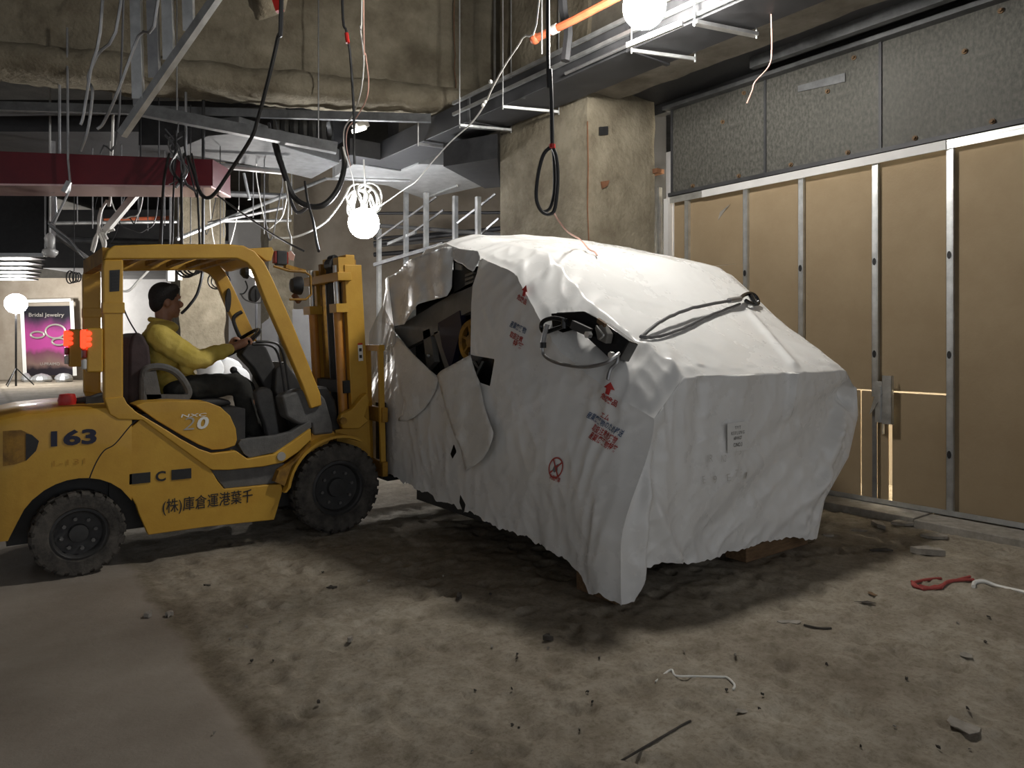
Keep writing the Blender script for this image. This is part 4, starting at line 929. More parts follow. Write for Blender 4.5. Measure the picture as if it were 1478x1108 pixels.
hd = on_y(428, 412, YN+.04)
hdm = MB().lathe([(-.05, .015), (-.04, .05), (.0, .068), (.03, .07), (.03, .06)], hd, 'x', 18)
obj('headlamp', hdm, 'black', fk, smooth=True); obj('headlamp_bracket', MB().bar(on_y(424, 425, YN+.04), on_y(432, 436, YN+.06), .03, .03), 'rust', fk)
def ell(cpx, cpy, ry, rz, y, tilt):
    c = on_y(cpx, cpy, y); n = 22; ca, sa = math.cos(tilt), math.sin(tilt)
    return [c+Vector((ry*math.cos(2*PI*k/n)*ca-rz*math.sin(2*PI*k/n)*sa, 0, ry*math.cos(2*PI*k/n)*sa+rz*math.sin(2*PI*k/n)*ca)) for k in range(n)]
mr = obj('mirror', MB().push(ell(394, 425, .04, .11, YN+.09, .32), (0, .02, 0)), 'black', fk, bevel=.004)
obj('mirror_glass', MB().push(ell(394, 425, .032, .098, YN+.088, .32), (0, .004, 0)), 'glass', mr)
m2 = obj('mirror', MB().push(ell(330, 433, .022, .10, YF-.1, -.03), (0, .03, 0)), 'black', fk, bevel=.004)
m3 = obj('headlamp', MB().push(ell(369, 424, .05, .075, YF+.02, -.25), (0, .06, 0)), 'black', fk, bevel=.01)
obj('lamp_guard', MB().tube(spline([on_far(348, 425), on_far(355, 433), on_far(370, 437), on_far(378, 434), on_far(378, 412)]), .006, 6), 'cablegrey', fk)
obj('lamp_cable', MB().tube(spline([on_far(354, 405), on_far(357, 415), on_far(352, 423), on_far(346, 424)]), .006, 6), 'cable', fk)
obj('roof_junction', MB().box((1.2, YM-.15, 2.085), (1.42, YM+.1, 2.12)), 'yellowdirty', fk)
# lettering
def side(px, py, off=.004):
    a = on_y(px, py, YN-off); return lambda u, v: a+Vector((u, 0, v))
def side_lean(px, py, off, k):
    a = on_y(px, py, YN-off); return lambda u, v: a+Vector((u, 0, v+k*u))
text_on('fleet_number', '163', 'navy', cw, lambda u, v: on_y(107, 631, YM-.5295)+Vector((u, 0, v)), .245, .098, .04)
text_on('company_lettering', '(株)庫倉運港葉千', 'black', fk, side(302, 724), .59, .11, .008)
text_on('letter_mark', 'C', 'black', fk, side(232, 687), .062, .068, .03)
for px in (202, 262):
    a = on_y(px, 690 if px == 202 else 684, YN-.004); obj('black_plate', MB().box((a.x-.062, YN-.005, a.z-.034), (a.x+.062, YN, a.z+.034)), 'black', fk)
text_on('capacity_number', '2', 'decalgrey', fk, lambda u, v: on_y(274, 611, YN+.011)+Vector((u+v*.2, 0, v)), .07, .085, -.01)
text_on('capacity_number', '0', 'decalwhite', fk, lambda u, v: on_y(293, 610, YN+.011)+Vector((u+v*.2, 0, v)), .075, .085, .03)
text_on('model_badge', 'NXC', 'decalwhite', fk, lambda u, v: on_y(280, 599, YN+.011)+Vector((u+v*.3, 0, v)), .16, .022, .01)
text_on('worn_number', '1-131', 'yellowfaint', cw, lambda u, v: on_y(100, 667, YM-.5295)+Vector((u, 0, v)), .17, .035, 0)

# ================================================================== THE DRIVER
YD = YM; drv = thing('person', 'seated driver in a yellow long-sleeved shirt and dark trousers gripping the steering wheel', 'person', on_y(255, 575, YD))
def D(px, py, dy=0): return on_y(px, py, YD+dy)
def limb(m, pts, rs, n=12):
    m.tube(spline(pts, 5), [interp([(i*5, r) for i, r in enumerate(rs)], k) for k in range((len(pts)-1)*5+1)], n)
    for p, r in zip((pts[0], pts[-1]), (rs[0], rs[-1])): m.ball(p, r*.98, 12, 8)
body = MB()
hc = D(239.5, 434); 
body.ball(hc+Vector((-.008, 0, .02)), (.098, .078, .105), 20, 14)                 # skull
body.ball(hc+Vector((.025, 0, -.045)), (.068, .062, .085), 16, 12)               # face and jaw
body.ball(hc+Vector((.062, 0, -.10)), (.030, .034, .026), 12, 8)                 # chin
body.ball(hc+Vector((.101, 0, -.025)), (.022, .014, .024), 10, 8); body.ball(hc+Vector((.088, 0, .005)), (.014, .011, .03), 10, 8)  # nose
body.ball(hc+Vector((.084, 0, .03)), (.02, .05, .014), 10, 8)                    # brow
body.ball(hc+Vector((.086, 0, -.066)), (.014, .026, .008), 10, 8); body.ball(hc+Vector((.083, 0, -.079)), (.014, .022, .008), 10, 8)
for s in (-1, 1): body.ball(hc+Vector((-.005, s*.08, -.02)), (.02, .012, .033), 10, 8)
limb(body, [hc+Vector((-.02, 0, -.05)), D(236, 462), D(232, 480)], [.06, .058, .065])
# arms: near then far, with hands on the wheel
handN = D(350, 495, -.13); handF = D(352, 493, .15)
shN, shF = D(229, 486, -.19), D(233, 486, .19)
elN, elF = D(284, 519, -.23), D(287, 515, .24); wrN, wrF = D(330, 504, -.19), D(332, 502, .215)
limb(body, [shN, elN, wrN], [.05, .04, .028]); limb(body, [shF, elF, wrF], [.05, .04, .028])
def hand(wr_, s):
    a = swc+(e1*(s*.99)+e2*(.0))*.165+ax*.012     # where the rim is gripped
    d = (a-wr_).normalized(); pal = wr_+d*max(.05, (a-wr_).length-.035)
    side_ = Vector((0, 1, 0)); up = d.cross(side_).normalized(); up = up if up.z > 0 else -up
    limb(body, [wr_, lerp(wr_, pal, .5), pal], [.028, .031, .034])
    body.ball(pal, (.036, .036, .022), 10, 8)
    for k, L_ in enumerate((.8, .95, 1.0, .9)):
        o_ = pal+side_*((k-1.5)*.018)
        body.tube(spline([o_, o_+d*.035*L_+up*.02, o_+d*.062*L_+up*.012, o_+d*.066*L_-up*.018, o_+d*.045*L_-up*.03], 3), [.0095]*10+[.0085]*3, 8)
    body.tube(spline([pal-d*.02-side_*s*.028, pal+d*.005-side_*s*.045-up*.01, pal+d*.035-side_*s*.036-up*.018], 3), [.012]*4+[.0095]*3, 8)
hand(wrN, -1); hand(wrF, 1)
limb(body, [D(232, 490), D(238, 520), D(246, 549)], [.10, .11, .11])
hipN, hipF = D(258, 559, -.10), D(258, 559, .10); knN, knF = D(343, 556, -.14), D(346, 556, .13); anN, anF = D(366, 622, -.12), D(372, 620, .12)
limb(body, [hipN, knN, anN], [.075, .055, .04]); limb(body, [hipF, knF, anF], [.075, .055, .04])
remesh('body', body, 'skin', drv, .0075, 3)
# hair cap
hr = MB(); hr.ball(hc+Vector((-.018, 0, .034)), (.102, .086, .104), 20, 14); hr.ball(hc+Vector((-.06, 0, -.015)), (.055, .076, .075), 14, 10)
hr.ball(hc+Vector((.045, 0, .085)), (.05, .062, .045), 14, 10)
remesh('hair', hr, 'hair', drv, .007, 3)
for s in (-1, 1): obj('eye', MB().ball(hc+Vector((.083, s*.03, .008)), (.008, .012, .008), 10, 6), 'decalwhite', drv)
sh = MB()
limb(sh, [D(232, 478), D(230, 492), D(234, 515), D(241, 535), D(246, 548)], [.08, .13, .14, .14, .125], 16)
limb(sh, [shN, D(230, 480, -.06)], [.075, .075]); limb(sh, [shF, D(232, 480, .06)], [.075, .075])
sh.ball(D(227, 500), (.12, .19, .15), 16, 12); sh.ball(D(249, 544), (.15, .165, .10), 16, 12); sh.ball(D(236, 522), (.15, .175, .13), 16, 12); sh.ball(D(235, 473), (.10, .18, .055), 16, 10)
limb(sh, [shN, lerp(shN, elN, .5)+Vector((0, -.01, -.01)), elN, lerp(elN, wrN, .6), wrN-(wrN-elN)*.03], [.088, .08, .07, .056, .044]); limb(sh, [shF, elF, wrF-(wrF-elF)*.12], [.075, .06, .040])
sh.ball(D(270, 528, -.2), (.05, .05, .06), 12, 8)
remesh('shirt', sh, 'shirt', drv, .009, 3, .009)
cl = MB(); cl.tube([D(234, 465)+Vector((.068*math.cos(2*PI*k/18)+.012*math.cos(2*PI*k/18), .07*math.sin(2*PI*k/18), -.02*math.cos(2*PI*k/18))) for k in range(18)], .018, 8, True); obj('collar', cl, 'shirt', drv, smooth=True)
tr = MB()
for h_, k_, a_ in ((hipN, knN, anN), (hipF, knF, anF)): limb(tr, [h_, lerp(h_, k_, .5), k_+Vector((.01, 0, 0)), lerp(k_, a_, .5), a_], [.095, .09, .075, .068, .066])
tr.ball(D(255, 559), (.12, .17, .08), 16, 12)
remesh('trousers', tr, 'trouser', drv, .010, 4, .008)
for a_ in (anN, anF):
    s_ = MB(); limb(s_, [a_+Vector((-.04, 0, -.045)), a_+Vector((.06, 0, -.05)), a_+Vector((.15, 0, -.058))], [.045, .048, .038]); s_.v = [Vector((p.x, p.y, max(p.z, a_.z-.085))) for p in s_.v]
    remesh('shoe', s_, 'black', drv, .008, 3)
# ================================================================== LAMPS
PLANS = []                                       # (plan polygon, underside height) of the wide ducts
def over(p): return min([zb for P, zb in PLANS if inpoly(p.x, p.y, P)]+[5.9])
def plan(o_pts, zb): PLANS.append(([(q[0], q[1]) for q in o_pts], zb))
def below(px, py, t):                            # the same column of the view, kept under the ducts
    p = W(px, py, t); zb = over(p)
    if zb < 5.9 and p.z > zb-.1: p.z = zb-.1
    return p
def up_to(p, z=5.9): return Vector((p.x, p.y, z))
def hang(p): return Vector((p.x, p.y, over(p)-.002))
LP = W(930, 10, 5.36)
ml = thing('work_lamp', 'glaring globe work lamp hung beside the dark duct above the load', 'lamp', LP)
obj('globe', MB().ball(LP, .16, 20, 12), 'emit_main', ml, smooth=True)
obj('socket', MB().lathe([(.14, .05), (.19, .05), (.23, .03)], LP, 'z', 14), 'wallwhite', ml)
obj('drop_cord', MB().tube([LP+Vector((0, 0, .19)), up_to(LP)], .008, 6), 'wirewhite', ml)
GP = W(525, 322, 10)
gl_ = thing('globe_lamp', 'bright globe lamp hung in coils of white cable above the mast', 'lamp', GP)
obj('globe', MB().ball(GP, .215, 20, 12), 'emit_globe', gl_, smooth=True)
for k in range(9):
    a = k*.7; c = GP+Vector((.12*math.cos(a), .12*math.sin(a), .30+.04*math.sin(k*2.1))); r = .15+.05*math.sin(k*1.3); n_ = Vector((math.cos(a), math.sin(a), .2)).normalized(); u_ = n_.orthogonal().normalized(); v_ = n_.cross(u_)
    obj('cable_coil', MB().tube([c+(u_*math.cos(2*PI*i/18)+v_*math.sin(2*PI*i/18)*1.3)*r for i in range(18)], .013, 6, True), 'wirewhite', gl_, smooth=True)
obj('hanger', MB().tube([GP+Vector((0, 0, .2)), GP+Vector((.02, 0, .5)), GP+Vector((0, 0, .884))], .012, 6), 'wirewhite', gl_)
QP = W(370, 390, 11)
ql = thing('globe_lamp', 'bright globe lamp on a stand seen through the front of the guard', 'lamp', (QP.x, QP.y, 0))
obj('globe', MB().ball(QP, .12, 16, 10), 'emit_left', ql, smooth=True)
obj('stand', MB().tube([(QP.x, QP.y, 0), QP-Vector((0, 0, .1))], .02, 8), 'cablegrey', ql)
for k in range(3): a = k*2.1+.4; obj('leg', MB().tube([(QP.x, QP.y, .6), (QP.x+.4*math.cos(a), QP.y+.4*math.sin(a), .015)], .014, 6), 'cablegrey', ql)
FP = W(23, 438, 24)
fl = thing('flood_lamp', 'glaring lamp standing beside the pink jewellery poster', 'lamp', (FP.x, FP.y, 0))
obj('globe', MB().ball(FP, .33, 16, 10), 'emit_far', fl, smooth=True)
obj('stand', MB().tube([(FP.x, FP.y, 0), FP-Vector((0, 0, .3))], .03, 8), 'black', fl)
m = MB()
for k in range(3): a = k*2.1; m.tube([(FP.x, FP.y, .6), (FP.x+.5*math.cos(a), FP.y+.5*math.sin(a), .02)], .02, 6)
obj('tripod_leg', m, 'black', fl)
sp = W(520, 185, 9.2)
sl = thing('batten_light', 'small white batten light under the black duct', 'lamp', sp)
obj('case', MB().bar(W(513, 184, 9.2), W(528, 178, 9.3), .14, .10), 'wallwhite', sl, bevel=.01)
obj('lens', MB().bar(W(511, 189, 9.16), W(525, 185, 9.26), .12, .05), 'emit_small', sl, bevel=.01)
obj('bracket', MB().tube([sp, up_to(sp)], .01, 6), 'steel', sl)
# ================================================================== OVERHEAD SERVICES
dct = thing('air_duct', 'long black rectangular air duct running along the partition side', 'duct', (4.9, 5.5, 4.0))
for a, b in ((-1.5, 2.2), (2.22, 4.4), (4.42, 6.9), (6.92, 9.5)):
    s_ = obj('duct_section', MB().box((4.62, a, 4.0), (5.12, b, 4.26)), 'duct', dct, bevel=.006)
    obj('flange', MB().box((4.605, b-.02, 3.985), (5.135, b+.02, 4.275)), 'ductgrey' if b > 6 else 'duct', s_)
obj('suspension', MB().box((4.9, 3, 4.25), (4.92, 3.02, 5.898)).box((4.9, 6.8, 4.25), (4.92, 6.82, 5.898)), 'steel', dct)
ry = lambda px, py, x: on_x(px, py, x)
for i, (x, z, lab) in enumerate(((4.588, 4.14, 'lower'), (4.588, 4.27, 'upper'))):
    obj('cable_tray_rail', MB().bar((x, 1.0, z), (x, 7.2, z), .03, .035), 'stud', label='pale metal tray rail along the %s side of the black duct' % lab, cat='rail')
obj('conduit', MB().tube([(4.588, 1.2, 4.03), (4.588, 5.2, 4.03)], .016, 8), 'steel', label='thin steel conduit along the bottom edge of the black duct', cat='conduit')
# hangers under the duct
def wire(name, label, cat, pts, r, m, k=5, parent=None, group=None):
    return obj(name, MB().tube(spline(pts, k), r, 6), m, parent, smooth=True, label=label, cat=cat, group=group)
hz = 3.96
def hanger(label, a, b, drop=None, m='stud', wd=.05):
    k0 = (4.56-a.x)/(b.x-a.x); k1 = (5.146-a.x)/(b.x-a.x); a, b = lerp(a, b, k0), lerp(a, b, k1)     # rods pass on either side of the duct
    h = thing('duct_hanger', label, 'hanger', lerp(a, b, .5), 'hangers under the black duct')
    obj('strut', MB().bar(a, b, wd, .03), m, h, bevel=.003)
    for p in (a, b): obj('rod', MB().tube([p-Vector((0, 0, .03)), up_to(p)], .008, 6), 'stud', h)
hanger('wide pale channel hanger across the duct near the glaring lamp', on_z(990, 30, hz), on_z(1090, 50, hz), wd=.06)
hanger('thin bent rod hanger across the duct beside the glaring lamp', on_z(908, 72, hz), on_z(990, 83, hz), wd=.02)
hanger('thin rod hanger across the middle of the black duct', on_z(738, 155, hz), on_z(815, 162, hz), wd=.02)
hanger('grey channel hanger across the black duct near the column', on_z(683, 183, hz), on_z(760, 190, hz), wd=.06)
hanger('thin hanger across the far end of the black duct', on_z(622, 210, hz), on_z(722, 224, hz), wd=.03, m='steel')
# strut by the lamp
obj('strut_channel', MB().bar(W(905, 66, 5.6), W(985, 33, 5.3), .03, .04), 'stud', label='pale strut channel running under the tray by the glaring lamp', cat='channel')
br = thing('branch_duct', 'bare metal branch duct with bright underside above the globe lamp', 'duct', on_z(560, 250, 4.0))
bp_ = [on_z(510, 237, 4.0), Vector((4.72, 9.53, 4.0)), Vector((5.16, 9.53, 4.0)), Vector((5.16, 9.02, 4.0)), on_z(640, 238, 4.0), on_z(700, 268, 4.0), on_z(612, 287, 4.0), on_z(560, 268, 4.0), on_z(480, 257, 4.0)]
obj('underside_panel', MB().slab(bp_, .33), 'ductbright', br); plan(bp_, 4.0)
obj('seam_bar', MB().bar(on_z(470, 258, 3.97), on_z(592, 262, 3.97), .03, .03), 'steel', br)
obj('edge_bar', MB().bar(on_z(618, 284, 3.98), on_z(660, 268, 3.98), .03, .03), 'stud', br)
obj('junction_box_duct', MB().box((4.15, 9.1, 3.99), (4.603, 9.525, 4.22)), 'duct', label='black duct junction box where the branch duct begins', cat='duct')
obj('cross_duct', MB().slab([on_z(640, 240, 3.63), on_z(718, 228, 3.63), on_z(722, 270, 3.63), on_z(700, 272, 3.63)], .29), 'duct', label='black cross duct passing behind the sprayed column', cat='duct')
td_ = [on_z(245, 219, 3.9), on_z(300, 196, 3.9), on_z(345, 192, 3.9), on_z(490, 236, 3.9), on_z(450, 258, 3.9), on_z(372, 240, 3.9)]; plan(td_, 3.9)
obj('transition_duct', MB().slab(td_, .2), 'ductmid', label='grey sheet metal transition duct behind the slanted channel', cat='duct', bevel=.01)
fx = thing('flexible_duct', 'coiled flexible duct above the slanted channel', 'duct', W(440, 195, 10))
for k in range(6):
    c = W(405+13*k, 186, 10); c.z = 4.364; obj('coil_ring', MB().tube([c+Vector((.05*math.sin(a)*0+RX*.0, 0, 0))+Vector((FX, FY, 0))*.2*math.cos(a)+Vector((0, 0, 1))*.2*math.sin(a) for a in [2*PI*i/20 for i in range(20)]], .065, 6, True), 'ductgrey', fx, smooth=True)
obj('long_rail', MB().bar(W(-40, 152, 8.3), W(622, 171, 8.9), .06, .10), 'ductgrey', label='long grey horizontal rail under the sprayed beam', cat='rail')
obj('long_rail', MB().bar(W(-30, 162, 8.8), W(412, 160, 9.2), .08, .07), 'steel', label='shorter grey rail just behind the long rail', cat='rail')
sc0, sc1 = W(200, 158, 7.6), W(486, 214, 8.3)
slc = thing('slanted_channel', 'broad grey channel slanting down below the long rail', 'channel', lerp(sc0, sc1, .5))
obj('channel', MB().bar(sc0, sc1, .10, .12), 'ductgrey', slc)
for k in (.18, .9): obj('rod', MB().tube([lerp(sc0, sc1, k), up_to(lerp(sc0, sc1, k), 5.895)], .008, 6), 'steel', slc)
sd_ = cambox(-400, 560, 10.6, 11.6, 4.35, 5.0); plan(sd_.v[:4], 4.35)
sf_ = [on_z(-200, 190, 4.1), on_z(200, 190, 4.1), on_z(200, 225, 4.1), on_z(-200, 225, 4.1)]; plan(sf_, 4.1)
obj('dark_service_duct', cambox(-400, 560, 10.6, 11.6, 4.35, 5.0), 'duct', label='wide dark service duct behind the sprayed beam', cat='duct')
obj('dark_service_duct', MB().slab([on_z(-200, 190, 4.1), on_z(200, 190, 4.1), on_z(200, 225, 4.1), on_z(-200, 225, 4.1)], .4), 'duct', label='dark flat duct above the red beam', cat='duct')
# red beam
rb = thing('red_beam', 'dark red suspended beam with lamp reflections painted pink on its underside', 'beam', W(150, 270, 7.8))
a, b = W(-260, 208, 7.25), W(305, 230, 8.0); c, d = W(-260, 262, 7.25), W(305, 268, 8.0)
bk = Vector((FX, FY, 0)).normalized()
obj('fascia', MB().push([a, b, d, c], bk*.02), 'redbeam', rb)
a2, b2, c2, d2 = c, d, c+bk*.0, d
obj('underside', MB().push([c, d, d+bk*.55-Vector((0, 0, .0)), c+bk*.55], (0, 0, -.02)), 'redbeamlit', rb)
obj('end_plate', MB().push([b, d, d+bk*.5, b+bk*.5], Vector((RX, RY, 0))*.015), 'redbeam', rb)
obj('support', MB().tube([lerp(a, b, .55)+bk*.25, up_to(lerp(a, b, .55)+bk*.25)], .015, 6).tube([lerp(a, b, .9)+bk*.25, up_to(lerp(a, b, .9)+bk*.25)], .015, 6), 'steel', rb)
obj('back_plate', MB().push([a+bk*.5, b+bk*.5, d+bk*.53, c+bk*.53], bk*.02), 'redbeam', rb)
obj('black_panel', cambox(-120, 64, 9.4, 9.5, 2.62, 3.4), 'black', label='flat black panel hung under the red beam', cat='panel')
obj('panel_rail', MB().bar(up_to(W(-120, 360, 9.45), 2.595), up_to(W(67.5, 360, 9.45), 2.595), .05, .05), 'stud', label='bright rail along the bottom of the black panel', cat='rail')
pp_ = W(76, 365, 9.5); obj('panel_post', MB().box((pp_.x-.03, pp_.y-.03, 2.57), (pp_.x+.03, pp_.y+.03, 4.102)), 'steel', label='post carrying the black panel', cat='post')
# bright slatted ceiling strip at the far left
for k in range(8):
    t = 13.6+k*1.05
    obj('ceiling_slat', MB().bar(W(-140, 494, t)+Vector((0, 0, 1.85)), W(56-k*1.5, 494, t)+Vector((0, 0, 1.85)), .62, .04), 'ductbright', label='shiny metal ceiling slat over the far left passage', cat='ceiling slat', group='shiny slats over the far left passage')
# hanging stud frame at the top left
sf = thing('ceiling_framing', 'torn piece of suspended ceiling framing dangling in front of the sprayed beam', 'ceiling frame', W(240, 100, 5.4))
obj('main_channel', MB().bar(W(325, -22, 5.2), W(176, 194, 5.6), .05, .065), 'stud', sf)
for (x0, x1, yb) in ((186, 203, 142), (210, 226, 112), (232, 246, 86), (262, 274, 44)):
    pt = W((x0+x1)/2-6, -60, 5.35); pb = W((x0+x1)/2+4, yb, 5.5)
    m = MB(); m.bar(up_to(pt, min(5.9, pt.z+1.2))-Vector((0, 0, 0)), pb, .085, .006, Vector((FX, FY, 0))); m.bar(up_to(pt, min(5.9, pt.z+1.2))+Vector((RX, RY, 0))*.042, pb+Vector((RX, RY, 0))*.042, .006, .04, Vector((FX, FY, 0)))
    obj('hanging_stud', m, 'stud' if x0 != 210 else 'steel', sf)
obj('short_plate', MB().push([W(190, 118, 5.62), W(199, 118, 5.62), W(202, 150, 5.62), W(192, 152, 5.62)], bk*.01), 'steel', sf)
# flat bent straps
def strap(label, P, m='steel', r=.011): return wire('hanging_strap', label, 'strap', P, r, m, 4)
strap('bent flat strap with a hooked tip left of the dangling frame', [up_to(W(152, -40, 5.2), 5.9), W(148, 0, 5.2), W(131, 100, 5.25), W(123, 150, 5.3), W(119, 172, 5.3), W(116, 180, 5.3)])
strap('second bent strap curling beside the hooked strap', [up_to(W(178, -40, 5.36), 5.9), W(174, 5, 5.36), W(140, 80, 5.4), W(127, 112, 5.42), W(133, 128, 5.42), W(132, 150, 5.42), W(126, 190, 5.42), W(116, 218, 5.45)])
strap('long straight rod slanting across the dangling frame', [up_to(W(240, -40, 5.0), 5.9), W(228, 0, 5.1), W(200, 52, 5.15), W(170, 132, 5.2), W(150, 176, 5.25), W(140, 186, 5.25)])
strap('thin rod with a white tip above the red beam', [up_to(W(186, 120, 5.6), 5.9), W(172, 165, 5.6), W(150, 210, 5.65), W(145, 222, 5.65)], 'cablegrey', .008)
# sprayed stub hung from the slab, added where a dark shadow falls
st_ = thing('shadow_stub', 'rough sprayed stub with a red tip, added in place of a dark shadow', 'brace', W(380, -20, 6.0))
m = MB(); q0 = W(420, -120, 6.2); q1 = W(372, 30, 6.2); m.tube(spline([up_to(q0), q0, lerp(q0, q1, .5), q1]), [.2]*11+[.19, .19, .185, .18, .17, .14, .08, .02], 14)
m.v = [p+Vector((noise.noise(p*6), noise.noise(p*6+Vector((3, 0, 0))), noise.noise(p*6+Vector((0, 3, 0)))))*.05 for p in m.v]
obj('stub', m, 'spray', st_, smooth=True); obj('red_tip', MB().bar(W(396, -8, 5.9), W(404, 16, 5.9), .05, .06), 'red', st_)
# cables
wire('hanging_cable', 'thick black cable sagging from the red tipped stub toward the red beam', 'cable', [up_to(W(410, -30, 5.3)), W(406, 10, 5.4), W(401, 55, 5.5), W(386, 120, 5.7), W(372, 172, 5.9), W(362, 200, 6.0), W(330, 250, 6.3), W(306, 283, 6.5), W(290, 280, 6.6), W(280, 250, 6.7), W(272, 226, 6.9)], .017, 'cable')
wire('hanging_cable', 'black cable marked with red tape hanging before the sprayed beam', 'cable', [up_to(W(492, -30, 5.8)), W(494, 0, 5.8), W(500, 45, 5.8), W(505, 75, 5.85), W(509, 130, 5.9), W(511, 175, 6.0), W(511, 215, 6.1), W(512, 237, 6.1)], .011, 'cable')
obj('red_tape', MB().tube([W(500, 48, 5.79), W(502, 62, 5.79)], .017, 8), 'red', bpy.data.objects['hanging_cable.001'], label='red tape wrap')
wire('hanging_wire', 'pair of thin white wires trailing from the slab to the globe lamp, left one', 'wire', [up_to(W(522, -30, 5.7)), W(522, 10, 5.7), W(520, 40, 5.7), W(525, 85, 5.8), W(521, 130, 5.9), W(510, 165, 6.2), W(497, 186, 6.6), W(497, 215, 7.0), W(503, 236, 7.6), W(510, 262, 8.6), W(513, 290, 9.8)], .006, 'wirewhite')
wire('hanging_wire', 'thin pinkish wire twisting beside the white pair', 'wire', [up_to(W(525, -30, 5.7)), W(525, 40, 5.72), W(528, 80, 5.8), W(532, 118, 5.9), W(528, 145, 6.0), W(514, 170, 6.3), W(502, 186, 6.6), W(500, 210, 7.0), W(506, 240, 7.6)], .005, 'wirepink')
wire('hanging_wire', 'long white wire strung from above down to the globe lamp', 'wire', [up_to(W(790, -30, 5.0)), W(778, 0, 5.0), W(754, 55, 5.2), W(730, 92, 5.4), W(710, 128, 5.6), W(700, 150, 5.8), W(680, 178, 6.3), W(650, 205, 7.0), W(622, 236, 7.8), W(600, 262, 8.7), W(585, 272, 9.4), W(545, 300, 9.9)], .007, 'wirewhite')
for k, (a, b) in enumerate(((708, 118), (700, 147), (697, 152))): obj('tied_knot', MB().ball(W(a, b, 5.62+.1*(k > 0)), .016, 8, 6), 'wirewhite', bpy.data.objects['hanging_wire.002'])
lp = thing('looped_cable', 'black cable tied with red tape into a loop hanging before the column', 'cable', W(790, 310, 4.9))
obj('drop', MB().tube(spline([up_to(W(790, 60, 4.9)), W(791, 84, 4.9), W(794, 100, 4.9), W(796, 150, 4.9), W(797, 210, 4.9)]), .014, 8), 'cable', lp, smooth=True)
obj('loop', MB().tube(spline([W(797, 211, 4.9), W(785, 222, 4.9), W(777, 250, 4.9), W(774, 285, 4.9), W(781, 304, 4.9), W(793, 309, 4.9), W(801, 300, 4.9), W(805, 260, 4.9), W(803, 228, 4.9), W(797, 211, 4.9)]), .013, 8), 'cable', lp, smooth=True)
obj('loop', MB().tube(spline([W(798, 213, 4.93), W(800, 240, 4.94), W(800, 275, 4.94), W(794, 300, 4.94), W(783, 306, 4.94)]), .012, 8), 'cable', lp, smooth=True)
obj('tape', MB().tube([W(797, 208, 4.89), W(797, 214, 4.89)], .022, 8), 'red', lp)
wire('hanging_wire', 'pink wire trailing from the looped cable onto the white sheet', 'wire', [W(800, 308, 4.9), W(806, 318, 4.9), W(820, 335, 5.0), W(838, 346, 5.5), on_hood(850, 362, .02), on_hood(858, 366), on_hood(862, 372)], .006, 'wirepink')
wire('hanging_wire', 'short loose wire curling down in front of the galvanised sheets', 'wire', [up_to(W(1113, 40, 5.6), 3.999), W(1114, 70, 5.6), W(1110, 95, 5.62), W(1090, 118, 5.65), W(1086, 130, 5.66), W(1078, 149, 5.7)], .006, 'wirepink')
op = thing('sprinkler_pipe', 'orange sprinkler pipe above the black duct', 'pipe', W(800, 40, 6.2))
obj('pipe', MB().tube([W(772, 56, 6.6), W(830, 28, 6.3), W(960, -40, 6.0)], .035, 10), 'orangepipe', op, smooth=True)
obj('elbow', MB().ball(W(772, 56, 6.6), .05, 10, 8), 'orangepipe', op, smooth=True); obj('drop_rod', MB().tube([W(782, 78, 6.4), up_to(W(782, 78, 6.4), 5.895)], .008, 6), 'stud', op)
obj('tape_wrap', MB().tube([W(796, 44.4, 6.476), W(805, 40, 6.43)], .042, 10), 'wirewhite', op)
wire('conduit', 'dark conduit dropping behind the orange pipe', 'conduit', [up_to(W(806, -40, 6.6)), W(812, 0, 6.6), W(820, 40, 6.6), W(818, 70, 6.6), W(816, 88, 6.6)], .045, 'duct')
wire('hose', 'thick black hose drooping in a U below the slanted channel', 'hose', [W(395, 175, 8.6), W(400, 215, 8.4), W(412, 255, 8.3), W(425, 285, 8.3), W(448, 298, 8.3), W(470, 294, 8.3), W(488, 272, 8.4), W(497, 240, 8.5), W(494, 215, 8.9)], .035, 'cable')
wire('hose', 'slimmer grey hose curving beside the drooping black hose', 'hose', [W(388, 178, 8.7), W(398, 220, 8.5), W(412, 260, 8.4), W(420, 290, 8.4), W(430, 307, 8.4), W(446, 297, 8.4)], .02, 'cablegrey')
wire('hanging_cable', 'black cable dropping from the hose bend to the mast top', 'cable', [W(440, 262, 8.3), W(444, 290, 8.0), W(452, 320, 7.4), W(456, 345, 6.6), W(460, 362, 6.1)], .014, 'cable')
wire('hanging_cable', 'thin black cable running diagonally to the mast top', 'cable', [W(300, 272, 8.6), W(360, 315, 7.8), W(400, 342, 7.0), W(438, 362, 6.2)], .010, 'cable')
tagw = wire('hanging_wire', 'white wire hanging with a pink tag before the mast', 'wire', [W(412, 262, 8.2), W(416, 290, 8.0), W(415, 325, 7.8), W(420, 345, 7.6), W(419, 362, 7.5)], .010, 'wirewhite')
obj('pink_tag', MB().push([W(414, 364, 7.5), W(420, 362, 7.5), W(425, 368, 7.5), W(423, 376, 7.5), W(418, 375, 7.5)], bk*.02), 'wirepink', tagw)
wire('hanging_wire', 'white cable looping from the globe lamp toward the guard', 'wire', [W(505, 270, 9.9), W(490, 295, 9.7), W(470, 320, 9.4), W(445, 335, 9.0), W(420, 343, 8.8), W(395, 343, 8.6)], .014, 'wirewhite')
